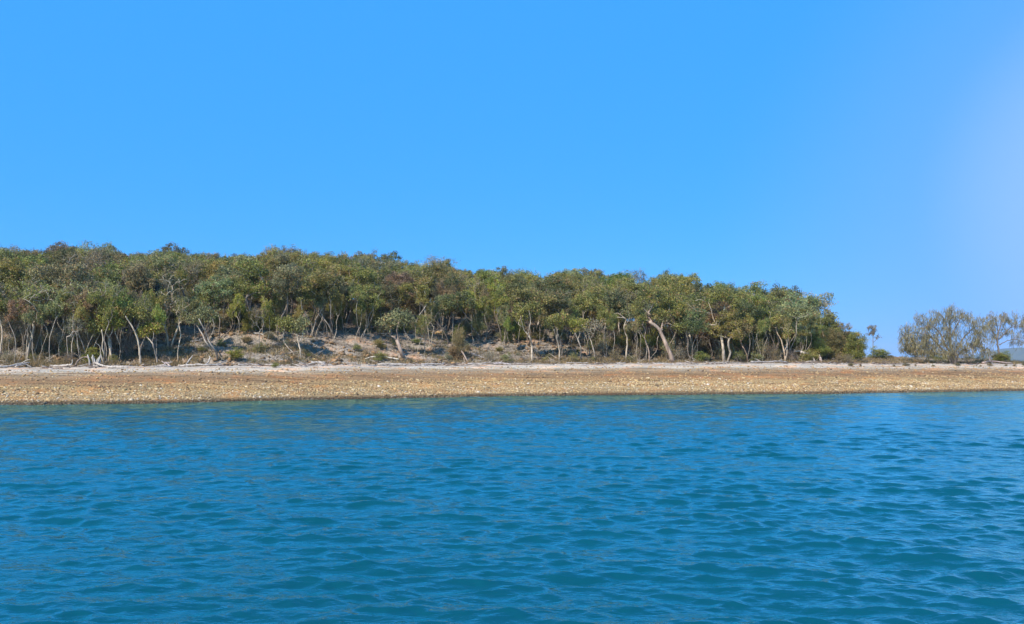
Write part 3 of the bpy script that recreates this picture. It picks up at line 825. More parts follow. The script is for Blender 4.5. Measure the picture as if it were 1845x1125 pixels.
# little dark tufts on the sand at the right
for (u, s, h, w_) in [(1532, 15.4, 0.33, 2.2), (1549, 15.0, 0.25, 1.2), (1610, 14.6, 0.2, 1.6), (1630, 15.2, 0.38, 2.2), (1648, 14.7, 0.26, 1.1), (1679, 15.2, 0.28, 1.3), (1724, 15.6, 0.36, 2.0), (1757, 15.1, 0.18, 1.0), (1765, 15.2, 0.22, 1.0), (1781, 15.6, 0.38, 1.8), (1811, 15.6, 0.3, 1.2), (1826, 15.6, 0.3, 1.4), (1843, 15.6, 0.4, 1.5)]:
    bush('shrub', u, s, h, 'brownish', f"{'wide' if w_ > 1.7 else 'small'} dark tuft on the sand, " + {1532: 'leftmost, in front of the big shrub', 1549: 'second from the left', 1610: 'below the gap of sky, the smaller', 1630: 'below the gap of sky, the wider', 1648: 'left of the wispy tree', 1679: 'below the left limbs of the wispy tree', 1724: 'below the wispy tree trunks', 1757: 'left of a pair of tiny ones', 1765: 'right of a pair of tiny ones', 1781: 'below the fallen log', 1811: 'below the dense round bush', 1826: 'second from the right edge', 1843: 'cut by the right edge'}[u], 'dark tufts dotted on the sand', 'sand_tuft', 'tuft', w_)

# ------------------------------------------------------------------ trees with a shape of their own
def hero(name, label, base_us, limbs, base_r, leaf, bark, clus=None, per=70, crad=0.5, lw=(0.2, 0.085), extra=None, seed=1, cat='tree', group=None, tip=0.016, depth_j=0.6, nneed=None):
    """base_us (u, s); limbs: polylines of photograph pixels at that distance; clus: (u, v, r_px, n) foliage masses"""
    rng = np.random.default_rng(seed)
    X, Y, Z = place(*base_us)
    e = bpy.data.objects.new(name, None); C.objects.link(e); e.location = (X, Y, Z)
    O = np.array([X, Y, Z])
    def W(u, v, dy=0.0): return ray(u, v, Y + dy) - O
    chains = []
    mpp = Y / FPX
    for (pl, r0, r1) in limbs:
        dy = np.cumsum(rng.normal(size=len(pl)) * depth_j * 0.5)
        dy[0] = 0 if pl[0] == limbs[0][0][0] else dy[0]
        P = smooth_path([W(u, v, d) for (u, v), d in zip(pl, dy)], max(6, len(pl) * 4))
        if pl is limbs[0][0]: P[0][2] = min(P[0][2], -0.25)
        P = P + rng.normal(size=P.shape) * 0.012
        rr = np.linspace(r0, r1, len(P)) * 0.66
        if pl is limbs[0][0]: rr[0] *= 1.35; rr[1] *= 1.1
        chains.append((P, rr))
    if clus:
        cen = []
        for (u, v, rp_, n) in clus:
            d = rng.normal(size=(n, 3)); d /= np.linalg.norm(d, axis=1)[:, None]
            d *= (rng.random(n) ** 0.5)[:, None]
            cen.append(W(u, v) + d * rp_ * mpp * np.array([1, 0.8, 0.8]))
        cen = np.concatenate(cen)
        nod = [c[0][::2] for c in chains]
        lims = grow(nod, cen, rng, tip=tip * 0.8)
        # keep only the new twigs (the limbs themselves are drawn above)
        chains += [(P, r) for P, r in lims if not any(len(P) >= len(q) and np.allclose(P[:len(q)], q) for q in nod)]
        rad = crad * (0.7 + 0.6 * rng.random(len(cen)))
        LV, LF, lt = leaf_quads(cen, rad, per, lw[0], lw[1], rng, 0.55)
        cm = np_mesh('crown', LV, LF, M_LEAF, False, {'tint': ('FACE', lt)})
        link('crown', cm, e, color=LEAFC[leaf])
    V, Q, T = tubes(chains, 7)
    link('trunk', np_mesh('trunk', V, [Q, T], M_BARK, True), e, color=bark if isinstance(bark, tuple) else BARKC[bark])
    tag(e, label, cat, group)
    return e

PINK = (0.40, 0.30, 0.24)
hero('gum_tree', 'old gum with a very thick pinkish trunk leaning far left out of the brush', (1212, 22.0),
     [([(1212, 648), (1203, 628), (1195, 610), (1186, 592), (1170, 580)], 0.36, 0.24), ([(1172, 581), (1155, 574), (1146, 583), (1140, 586)], 0.13, 0.04), ([(1175, 583), (1168, 566), (1178, 545), (1172, 528)], 0.18, 0.05),
      ([(1172, 568), (1158, 556), (1146, 550)], 0.09, 0.03), ([(1190, 598), (1196, 575), (1206, 556), (1203, 535)], 0.12, 0.04), ([(1146, 583), (1147, 600), (1143, 612)], 0.05, 0.02)],
     0.4, 'olive', PINK, [(1170, 530, 22, 22), (1200, 532, 20, 20), (1150, 552, 12, 8), (1215, 560, 14, 8), (1188, 566, 10, 5), (1222, 590, 12, 8)], seed=3)
hero('gum_tree', 'pale gum with a broken sawn-off stub and bare white branches to its left', (1304, 22.6),
     [([(1304, 640), (1302, 622), (1299, 604), (1297, 592), (1290, 583)], 0.24, 0.17), ([(1292, 585), (1284, 586), (1276, 584)], 0.15, 0.11), ([(1290, 584), (1284, 572), (1282, 560), (1276, 545)], 0.10, 0.04),
      ([(1294, 588), (1300, 572), (1305, 556), (1303, 540)], 0.09, 0.03), ([(1281, 565), (1265, 562), (1252, 558), (1240, 549)], 0.07, 0.02), ([(1262, 562), (1250, 565), (1244, 564)], 0.05, 0.02), ([(1255, 560), (1248, 550), (1245, 544)], 0.04, 0.015), ([(1272, 545), (1262, 540), (1252, 542)], 0.05, 0.02)],
     0.25, 'olive', 'cream', [(1285, 528, 18, 16), (1306, 530, 18, 18), (1322, 545, 12, 8)], seed=4)
hero('gum_tree', 'stout pinkish trunk forked at the top, standing bare on the open bank', (729, 22.3),
     [([(729, 649), (723, 635), (718, 620), (715, 614)], 0.34, 0.24), ([(716, 616), (711, 609), (706, 606)], 0.17, 0.10), ([(717, 617), (717, 605), (715, 596), (719, 580)], 0.13, 0.05), ([(706, 607), (700, 600), (694, 590)], 0.06, 0.03)],
     0.3, 'grey-green', PINK, [(716, 575, 18, 16), (695, 580, 16, 12), (735, 572, 12, 10)], seed=5)
hero('gum_tree', 'slim white-stemmed gum forking like a Y on the grassy edge', (958, 22.2),
     [([(958, 641), (958, 624), (955, 610), (951, 603)], 0.15, 0.12), ([(952, 604), (945, 596), (941, 584), (938, 570)], 0.09, 0.04), ([(952, 604), (954, 590), (956, 576), (953, 560)], 0.08, 0.03), ([(941, 590), (932, 583), (926, 575)], 0.04, 0.02)],
     0.15, 'olive', 'cream', [(938, 562, 18, 18), (958, 556, 16, 14)], seed=6)
hero('gum_tree', 'tall slim pale stem curving left at its top near the left side', (253, 21.8),
     [([(253, 657), (252, 635), (249, 615), (243, 598), (234, 582), (226, 570)], 0.15, 0.07), ([(243, 598), (250, 585), (252, 570)], 0.05, 0.02)],
     0.14, 'olive', 'cream', [(226, 562, 16, 14), (250, 562, 13, 10)], seed=7)
hero('gum_tree', 'pair of long bowed bare stems crossing on the open bank', (391, 22.5),
     [([(391, 648), (388, 632), (378, 618), (373, 605), (366, 590), (358, 575)], 0.12, 0.06), ([(384, 630), (372, 618), (362, 598), (352, 584), (346, 582)], 0.11, 0.05), ([(380, 605), (386, 590), (383, 575)], 0.05, 0.03)],
     0.12, 'grey-green', 'pale grey', [(352, 572, 14, 10), (380, 568, 14, 12), (365, 560, 13, 10)], seed=8)
hero('gum_tree', 'slim pale stem with a crook halfway, near the tall curved stem', (284, 22.3),
     [([(284, 652), (280, 638), (276, 622), (271, 614), (263, 606)], 0.12, 0.06), ([(274, 618), (277, 606), (276, 598)], 0.05, 0.03)],
     0.12, 'yellow-green', 'pale grey', [(264, 596, 14, 14), (280, 590, 13, 12)], seed=9)
hero('gum_tree', 'twin wavy pale stems rising side by side from the brush', (188, 22.0),
     [([(186, 655), (188, 640), (184, 626), (186, 610), (183, 594)], 0.12, 0.06), ([(187, 655), (182, 640), (180, 625), (172, 618)], 0.09, 0.04)],
     0.12, 'olive', 'cream', [(184, 584, 16, 16), (170, 590, 12, 8)], seed=10)
hero('gum_tree', 'straight pale stem leaning a little left in thin brush', (202, 22.0),
     [([(202, 654), (198, 630), (195, 606), (193, 588)], 0.13, 0.07), ([(195, 610), (202, 598), (204, 588)], 0.04, 0.02)], 0.12, 'yellow-green', 'cream', [(192, 576, 15, 15), (206, 580, 11, 8)], seed=11)
hero('gum_tree', 'leaning twin stems bowed to the left on the bank', (535, 23.5),
     [([(533, 651), (528, 636), (520, 628), (513, 619)], 0.11, 0.07), ([(527, 650), (523, 640), (519, 632)], 0.07, 0.04), ([(513, 619), (510, 605), (514, 590)], 0.06, 0.03)], 0.1, 'olive', 'pale grey', [(512, 582, 15, 14), (525, 590, 11, 8)], seed=12)
hero('gum_tree', 'slim white stem just right of the leaning twin stems', (543, 23.2),
     [([(543, 652), (541, 635), (538, 618), (534, 602)], 0.11, 0.06), ([(538, 618), (545, 606), (544, 590)], 0.05, 0.03)], 0.1, 'grey-green', 'cream', [(533, 588, 13, 12), (547, 583, 12, 10)], seed=13)
hero('gum_tree', 'slender two-branched pale gum right of the forked white stem', (1013, 22.4),
     [([(1008, 641), (1007, 626), (1002, 608), (998, 594)], 0.11, 0.06), ([(1006, 622), (1003, 606), (1006, 590)], 0.05, 0.03)], 0.1, 'olive', 'cream', [(996, 580, 16, 16), (1012, 576, 14, 12)], seed=14)
hero('gum_tree', 'slim pale stem curving up left in the middle of grass', (1046, 22.4),
     [([(1046, 640), (1046, 626), (1041, 612), (1036, 600)], 0.11, 0.06), ([(1041, 612), (1045, 600), (1042, 588)], 0.05, 0.03)], 0.1, 'yellow-green', 'pale grey', [(1036, 586, 16, 16), (1050, 582, 12, 10)], seed=15)
hero('gum_tree', 'slim leaning pale stem above the tan grass', (1070, 22.0),
     [([(1072, 642), (1068, 626), (1063, 610), (1058, 600)], 0.10, 0.05), ([(1064, 612), (1070, 600), (1072, 588)], 0.04, 0.02)], 0.1, 'dull grey', 'pale grey', [(1060, 588, 16, 14), (1076, 584, 12, 8)], per=40, seed=16)
hero('gum_tree', 'thin bent pinkish stem just left of the thick leaning trunk', (1169, 21.8),
     [([(1170, 645), (1168, 628), (1162, 612), (1163, 596), (1157, 585)], 0.09, 0.05), ([(1163, 612), (1156, 602), (1153, 594)], 0.04, 0.02)], 0.1, 'olive', PINK, [(1156, 578, 12, 8)], seed=17)
hero('gum_tree', 'slim orange-tinged stem leaning left, right of the broken-stub gum', (1346, 22.2),
     [([(1347, 642), (1340, 628), (1335, 618), (1332, 606)], 0.11, 0.06), ([(1335, 616), (1340, 605), (1338, 594)], 0.04, 0.02)], 0.1, 'brownish', (0.48, 0.32, 0.22), [(1331, 596, 14, 12), (1342, 590, 12, 8)], seed=18)
hero('gum_tree', 'wavering cream stem with a twin, close before the wood end', (1414, 21.8),
     [([(1415, 648), (1412, 630), (1407, 612), (1400, 600), (1396, 580)], 0.13, 0.06), ([(1412, 634), (1418, 622), (1414, 606)], 0.06, 0.03)], 0.1, 'olive', (0.5, 0.38, 0.27), [(1396, 576, 15, 14), (1415, 598, 12, 8)], seed=19)
hero('gum_tree', 'airy drooping gum at the right end, sky showing through its crown', (1484, 25.5),
     [([(1486, 640), (1486, 615), (1480, 590), (1476, 570), (1470, 552)], 0.14, 0.05), ([(1480, 590), (1490, 572), (1492, 555), (1486, 540)], 0.07, 0.02), ([(1486, 612), (1494, 594), (1498, 575), (1497, 562)], 0.07, 0.02), ([(1470, 555), (1460, 542), (1452, 536)], 0.05, 0.02)],
     0.14, 'grey-green', 'cream', [(1465, 540, 18, 26), (1486, 545, 20, 30), (1494, 570, 12, 18), (1450, 548, 14, 16), (1502, 580, 7, 6)], per=26, crad=0.42, seed=20)
hero('gum_tree', 'little lone gum with a mop crown high on a hair-thin stem', (1572, 33),
     [([(1571, 648), (1573, 630), (1573, 612), (1573, 598)], 0.05, 0.03), ([(1573, 618), (1579, 612), (1583, 607)], 0.02, 0.01), ([(1573, 616), (1567, 610), (1564, 604)], 0.02, 0.01)],
     0.05, 'brownish', 'pale grey', [(1573, 592, 9, 24), (1573, 598, 8, 12), (1581, 607, 4, 5), (1565, 602, 4, 4)], per=22, crad=0.28, lw=(0.14, 0.06), seed=21)
for (u0, s_, pl, lab, lf, cl_) in [
    (116, 34, [(116, 560), (117, 530), (113, 512), (108, 500)], 'pale forked gum limb showing halfway up the left slope', 'dull grey', [(108, 496, 14, 10), (125, 492, 12, 8)]),
    (300, 27, [(299, 625), (300, 600), (297, 580), (302, 555), (296, 540)], 'silvery twisting dry gum with tangled bare limbs above the shadowed ledge', 'dull grey', [(296, 540, 16, 10), (312, 552, 14, 8)]),
    (753, 36, [(758, 540), (750, 522), (742, 512), (728, 507)], 'white dead branch curling left out of green crowns', 'grey-green', [(760, 530, 12, 8)]),
    (1132, 23.4, [(1128, 640), (1130, 612), (1124, 590), (1128, 575), (1112, 572)], 'grey gum with flat bare white side branches', 'grey-green', [(1128, 562, 14, 10)])]:
    hero('gum_tree', lab, (u0, s_), [(pl, 0.13, 0.05), ([pl[-2], (pl[-2][0] - 14, pl[-2][1] - 10), (pl[-2][0] - 24, pl[-2][1] - 9)], 0.06, 0.02), ([pl[-3], (pl[-3][0] + 10, pl[-3][1] - 16), (pl[-3][0] + 8, pl[-3][1] - 30)], 0.06, 0.02)], 0.13, lf, 'cream', cl_, per=30, seed=int(u0))

# wispy she-oaks on the spit
def sheoak(label, u, s, limbs, tips, seed, per=6, r=0.10):
    rng = np.random.default_rng(seed)
    X, Y, Z = place(u, s)
    e = bpy.data.objects.new('she_oak', None); C.objects.link(e); e.location = (X, Y, Z)
    O = np.array([X, Y, Z])
    chains = []; nod = []
    for k, (pl, r0, r1) in enumerate(limbs):
        dd = np.linspace(0, rng.uniform(-1.8, 1.8), len(pl))
        P = smooth_path([ray(a, b, Y + d) - O for (a, b), d in zip(pl, dd)], len(pl) * 4)
        P[0][2] = min(P[0][2], -0.1) if pl[0][1] > 635 else P[0][2]
        P[1:] += rng.normal(size=P[1:].shape) * 0.03
        chains.append((P, np.linspace(r0, r1, len(P)))); nod.append(P[::2])
    cen = []
    for (a, b, ru, rv, n) in tips:
        q = rng.normal(size=(n, 3)); q /= np.linalg.norm(q, axis=1)[:, None]; q *= (rng.random(n) ** 0.45)[:, None]
        m = Y / FPX
        cen.append(ray(a, b, Y) - O + q * np.array([ru * m * 1.15, max(ru, rv) * m * 1.0, rv * m * 1.5]))
    cen = np.concatenate(cen)
    lims = grow(nod, cen, rng, tip=0.0105, sag=0.22, wob=0.26, nseg=5)
    chains += [(P, rr) for P, rr in lims if not any(len(P) >= len(q) and np.allclose(P[:len(q)], q) for q in nod)]
    V, Q, T = tubes(chains, 5)
    link('trunk', np_mesh('trunk', V, [Q, T], M_BARK, True), e, color=(0.22, 0.185, 0.16))
    # hanging needles in small tassels along the twigs
    pts = np.concatenate([cen] + [P[len(P) // 3:] for P, rr in lims if rr[-1] < 0.03])
    n = len(pts) * per
    c = np.repeat(pts, per, 0) + rng.normal(size=(n, 3)) * np.array([0.13, 0.13, 0.2])
    L = 0.16 + 0.30 * rng.random(n); wd = 0.012 + 0.014 * rng.random(n)
    ax = rng.normal(size=(n, 3)) * 0.38; ax[:, 2] = -1; ax /= np.linalg.norm(ax, axis=1)[:, None]
    sdv = np.cross(ax, rng.normal(size=(n, 3))); sdv /= np.linalg.norm(sdv, axis=1)[:, None]
    LV = np.stack([c - sdv * wd[:, None], c + sdv * wd[:, None], c + ax * L[:, None] + sdv * wd[:, None] * .4, c + ax * L[:, None] - sdv * wd[:, None] * .4], 1).reshape(-1, 3)
    tint = np.clip(rng.random(n) * 0.9 + np.repeat(rng.random(len(pts)), per) * 0.12, 0, 1)
    link('crown', np_mesh('crown', LV, np.arange(n * 4).reshape(n, 4), M_NEEDLE, False, {'tint': ('FACE', tint)}), e, color=(0.25, 0.215, 0.125))
    tag(e, label, 'tree', 'wispy she-oaks on the sand spit')
sheoak('big wispy she-oak with arching dark limbs, left of the pair', 1718, 20.0,
    [([(1720, 650), (1717, 635), (1712, 618), (1712, 600), (1711, 580), (1714, 560)], 0.17, 0.04), ([(1717, 640), (1705, 625), (1696, 605), (1688, 594), (1675, 588), (1655, 592)], 0.13, 0.03), ([(1716, 640), (1700, 632), (1684, 615), (1670, 604), (1648, 600), (1632, 606)], 0.12, 0.03),
     ([(1718, 636), (1728, 625), (1735, 610), (1748, 598), (1756, 590), (1775, 588)], 0.11, 0.03), ([(1712, 602), (1702, 580), (1694, 566), (1680, 564)], 0.06, 0.02), ([(1713, 605), (1724, 586), (1733, 570), (1740, 562)], 0.06, 0.02), ([(1714, 640), (1690, 638), (1660, 630), (1640, 628), (1628, 634)], 0.08, 0.02),
     ([(1722, 636), (1740, 630), (1760, 622), (1775, 622)], 0.07, 0.02)],
    [(1712, 568, 22, 10, 42), (1740, 574, 20, 12, 38), (1682, 576, 24, 12, 46), (1650, 596, 24, 10, 44), (1632, 615, 12, 16, 26), (1665, 622, 30, 16, 60), (1705, 608, 22, 18, 36), (1735, 610, 22, 18, 36), (1762, 620, 22, 10, 40), (1766, 588, 18, 10, 28), (1655, 575, 14, 7, 14), (1712, 556, 5, 5, 6), (1650, 632, 22, 7, 40), (1685, 634, 24, 7, 40), (1735, 632, 20, 8, 34), (1700, 590, 30, 16, 50), (1755, 606, 16, 14, 24), (1720, 620, 30, 12, 40), (1640, 612, 16, 14, 34), (1668, 606, 20, 12, 30), (1775, 634, 14, 6, 20), (1640, 626, 18, 10, 50), (1670, 622, 22, 12, 50), (1772, 606, 12, 16, 26), (1700, 636, 30, 6, 50)], 31)
sheoak('open wispy she-oak cut by the right edge, round bush at its foot', 1800, 21.0,
    [([(1800, 650), (1799, 630), (1797, 612), (1800, 595), (1806, 575), (1810, 565)], 0.13, 0.03), ([(1798, 618), (1790, 600), (1784, 588), (1775, 580), (1768, 578)], 0.08, 0.02), ([(1799, 612), (1812, 600), (1822, 590), (1838, 588), (1852, 592)], 0.08, 0.02), ([(1800, 600), (1796, 585), (1793, 572)], 0.05, 0.02), ([(1800, 622), (1815, 614), (1832, 612), (1848, 620)], 0.06, 0.02), ([(1822, 590), (1830, 576), (1838, 570)], 0.04, 0.015)],
    [(1800, 574, 20, 9, 34), (1780, 584, 14, 12, 22), (1830, 578, 20, 10, 30), (1850, 592, 14, 12, 20), (1815, 598, 22, 14, 28), (1840, 615, 18, 9, 22), (1790, 604, 12, 12, 14), (1862, 605, 16, 16, 18)], 32)

# ------------------------------------------------------------------ driftwood and fallen trunks
def log(label, pts_us, r0, r1, col, branches=(), name='driftwood_log', group=None, seed=0, sides=7):
    """pts_us: list of (u, s, height above the ground)"""
    rng = np.random.default_rng(seed)
    W = []
    for (u, s, h) in pts_us:
        X, Y, Z = place(u, s); W.append([X, Y, Z + h])
    W = np.array(W); O = W.mean(0)
    P = smooth_path(W - O, max(7, 4 * len(W))); P += rng.normal(size=P.shape) * r0 * 0.12
    r0, r1 = r0 * 0.75, r1 * 0.75
    ch = [(P, np.linspace(r0, r1, len(P)) * (1 + 0.1 * rng.normal(size=len(P))))]
    for (t, du, dz, rb) in branches:
        i = int(t * (len(P) - 1)); a = P[i]
        b = a + np.array([du, rng.uniform(-.3, .3), dz])
        m = (a + b) / 2 + rng.normal(size=3) * 0.08
        ch.append((smooth_path([a, m, b], 6), np.linspace(rb, rb * 0.4, 6)))
    V, Q, T = tubes(ch, sides)
    o = link(name, np_mesh(name, V, [Q, T], M_WOOD, True), loc=tuple(O), color=col)
    tag(o, label, 'driftwood', group)
    return o
BONE = (0.52, 0.46, 0.40); GREY = (0.38, 0.34, 0.31); BRN = (0.24, 0.18, 0.14)
G = 'driftwood scattered along the high tide line'
log('long white driftwood trunk lying at the far left sand edge', [(-20, 18, .12), (20, 19, .15), (38, 20, .3), (55, 20.5, .35)], .14, .07, BONE, [(.75, .7, .3, .05), (.5, .5, -.05, .05)], seed=1, group=G)
log('pale arched root piece end of the far left driftwood', [(30, 18.6, .1), (45, 19.5, .3), (58, 19.6, .08)], .09, .05, BONE, seed=2, group=G)
log('straight white log beside the broken dead stump', [(98, 19.5, .12), (116, 19.3, .16), (131, 19.2, .2)], .13, .09, BONE, [(.95, .2, .45, .05)], seed=3, group=G)
log('dark hollow bent branch arching over grass by the dead stump', [(138, 20.2, .1), (142, 20.6, .5), (155, 20.8, .75), (163, 20.5, .5), (166, 20.2, .05)], .10, .06, BRN, seed=4, group=G)
log('white slanting log right of the dead stump', [(172, 19.8, .3), (190, 18.4, .15), (212, 17.6, .1)], .13, .09, BONE, seed=5, group=G)
log('low pale log with dark underside on the sand', [(196, 17.2, .12), (212, 17.0, .12), (232, 16.8, .1)], .12, .08, BONE, seed=6, group=G)
log('thin pale forked branch on pale sand', [(208, 19, .1), (224, 18.6, .15), (240, 18.8, .1)], .06, .03, BONE, [(.5, .5, .2, .03)], seed=7, group=G)
log('pinkish knotted root lump on the sand', [(296, 19.2, .1), (300, 19.5, .4), (308, 19.2, .1)], .13, .08, (.5, .4, .36), [(.4, -.3, .2, .05), (.6, .4, .05, .05)], seed=8, group=G)
log('long white log in front of two sticks poking up', [(322, 18.9, .1), (345, 18.9, .14), (372, 19.0, .14), (400, 19.6, .1)], .14, .07, BONE, [(.2, -.6, .05, .05)], seed=9, group=G)
log('left slanting stick poking up behind the long white log', [(334, 19.2, .05), (341, 19.8, .5), (348, 20.4, .95)], .09, .05, BONE, seed=10, group=G)
log('right hooked stick poking up behind the long white log', [(368, 19.4, .05), (376, 19.8, .35), (379, 20.2, .7), (378, 20.3, .9)], .09, .05, BONE, seed=11, group=G)
log('low grey stick trailing right of the long white log', [(385, 19.3, .1), (398, 19.8, .25), (412, 20.4, .5)], .07, .04, GREY, seed=12, group=G)
log('dark weathered log at the back of the sand under the bare bank', [(430, 19.6, .1), (450, 19.6, .14), (466, 19.3, .08)], .11, .07, GREY, seed=13, group=G)
log('thin white plank-like log right of the tiny green bush', [(478, 19.8, .1), (490, 19.6, .14), (505, 19.5, .1)], .09, .07, BONE, seed=14, group=G)
log('short thick white log on the grey shelf of debris', [(562, 20.3, .2), (572, 20.0, .22), (586, 19.8, .2)], .17, .12, BONE, seed=15, group=G)
log('dark log lying below the short thick white log', [(545, 19.0, .1), (556, 18.9, .15), (566, 18.9, .1)], .11, .07, BRN, seed=16, group=G)
log('long thin white snaking branch left of the stout forked trunk', [(658, 21.8, .15), (672, 22.0, .35), (690, 22.0, .32), (708, 21.8, .2), (719, 21.6, .15)], .05, .10, (.74, .66, .54), seed=17, group=G)
log('long white shelf log below the stout forked trunk', [(682, 18.4, .12), (705, 18.3, .16), (732, 18.2, .12)], .13, .10, BONE, seed=18, group=G)
log('grey log angled behind the white shelf log', [(700, 19.4, .14), (730, 19.0, .15), (765, 18.3, .1)], .12, .07, GREY, [(.5, .6, .2, .04)], seed=19, group=G)
log('pale log ending at a dark knot on the sand', [(760, 18.6, .14), (780, 18.9, .16), (800, 19.2, .12)], .12, .09, BONE, seed=20, group=G)
log('dark curved branch lying on the sand right of middle', [(803, 17.6, .08), (815, 17.6, .12), (826, 17.9, .2)], .09, .05, BRN, seed=21, group=G)
log('left of two tilted broken stems at the bank foot', [(837, 21.8, 0), (836, 22.2, .6)], .10, .07, (.5, .38, .3), seed=22, name='broken_snag')
log('longer tilted broken stem leaning left at the bank foot', [(844, 21.8, 0), (839, 22.0, .6), (831, 22.4, 1.25)], .13, .08, (.5, .38, .3), seed=23, name='broken_snag')
log('pile of grey curved branches, left piece', [(868, 18.6, .1), (880, 18.7, .2), (896, 18.6, .1)], .08, .05, GREY, [(.5, .4, .3, .04)], seed=24, group=G)
log('pile of grey curved branches, right piece with bone ends', [(890, 18.4, .1), (902, 18.2, .2), (920, 17.8, .12)], .11, .07, (.42, .38, .38), [(.4, .3, .25, .04)], seed=25, group=G)
log('thin dark branch on sand below the slim Y-forked gum', [(925, 19.6, .1), (950, 19.3, .14), (975, 19.3, .1)], .07, .04, GREY, [(.4, .5, .2, .03)], seed=26, group=G)
log('grey stick lying under the tan grass', [(1020, 19.8, .1), (1042, 19.6, .14), (1060, 19.8, .1)], .07, .04, GREY, seed=27, group=G)
log('long dark branch on sand right of the thick leaning trunk', [(1216, 19.4, .1), (1245, 19.3, .14), (1272, 19.5, .1)], .07, .04, BRN, seed=28, group=G)
log('small dark branch low on the sand below the thick leaning trunk', [(1156, 18.2, .08), (1166, 18.0, .12), (1176, 17.8, .08)], .06, .04, BRN, seed=29, group=G)
log('tangled grey branch on the sand below the broken-stub gum', [(1288, 19.6, .1), (1310, 19.4, .15), (1330, 19.7, .1)], .07, .04, GREY, [(.3, .4, .3, .03), (.6, -.4, .2, .03)], seed=30, group=G)
log('large grey log with branches, left of the wood end', [(1352, 19.0, .14), (1375, 19.2, .2), (1400, 19.3, .22), (1418, 19.6, .1)], .13, .09, GREY, [(.3, -.6, .3, .05), (.7, .5, .2, .05)], seed=31, group=G)
log('thin dark log beyond the large grey log', [(1425, 19.6, .1), (1450, 19.7, .14), (1476, 19.9, .1)], .08, .06, BRN, seed=32, group=G)
log('white arched fallen trunk in front of dark undergrowth', [(1441, 22.4, 1.25), (1452, 22.3, 1.1), (1461, 22.1, .75), (1468, 21.8, .1)], .12, .17, (.7, .6, .5), seed=33, name='fallen_log')
log('pink upright stub at the right of the white arched trunk', [(1481, 21.8, 0), (1477, 22, .45), (1474, 22.2, .9)], .22, .16, (.55, .42, .36), seed=34, name='fallen_log')
log('pale low log behind the white arched trunk', [(1430, 23.2, 1.25), (1440, 23, 1.3), (1450, 23, 1.2)], .12, .10, (.5, .46, .38), seed=35, name='fallen_log')
log('long pinkish fallen log under the right wispy tree', [(1768, 19.6, .12), (1785, 19.7, .3), (1805, 19.9, .22), (1822, 20.2, .1)], .13, .08, (.55, .42, .36), [(.3, -.15, .75, .09), (.25, -.4, .35, .05)], seed=36, group=G)
log('thin dark branch on sand below the gap of sky', [(1605, 18.8, .08), (1618, 18.6, .12), (1632, 18.7, .08)], .07, .04, BRN, seed=37, group=G)
# the dead stump, a cluster of grey prongs
def stump():
    rng = np.random.default_rng(9); X, Y, Z = place(172, 20.3); ch = []
    for k in range(9):
        a = rng.uniform(-.35, .35); b = rng.uniform(-.2, .2); h = rng.uniform(.55, .95)
        ch.append((smooth_path([(a, b, -.1), (a * 1.2 + rng.normal() * .05, b, h * .5), (a * 1.6 + rng.normal() * .1, b, h)], 6), np.linspace(.08, .04, 6)))
    V, Q, T = tubes(ch, 6)
    tag(link('dead_stump', np_mesh('dead_stump', V, [Q, T], M_WOOD, True), loc=(X, Y, Z), color=(.48, .44, .40)), 'silver-grey splintered stump with upright prongs on the sand edge', 'stump')
stump()
# logs lying up on the bare bank
bk = [(640, 24.5, 30, -6, .10), (590, 27, 26, 4, .09), (770, 27.5, 30, -3, .10), (862, 24.0, 28, 10, .11), (905, 28, 34, -14, .09), (470, 26.5, 26, 5, .08), (520, 28.5, 30, -4, .09), (400, 27.5, 24, 3, .09), (690, 28.5, 22, 5, .07), (355, 26.2, 24, -3, .09), (985, 25, 30, 4, .08), (830, 28.5, 20, 8, .08), (320, 25.0, 18, 4, .1)]
for k, (u, s, du, dv, r) in enumerate(bk):
    log(['grey', 'brown', 'pale'][k % 3] + ' fallen branch lying on the bank ' + where(u) + (', higher up' if s > 27 else ', lower down'), [(u - du / 2, s + dv * .06, r), (u, s, r + .08), (u + du / 2, s - dv * .06, r)], r, r * .55, [GREY, BRN, (.5, .44, .38)][k % 3], [(.3, .4, .35, .035), (.7, .5, .3, .03)], name='fallen_branch', group='fallen branches on the bare bank', seed=60 + k)

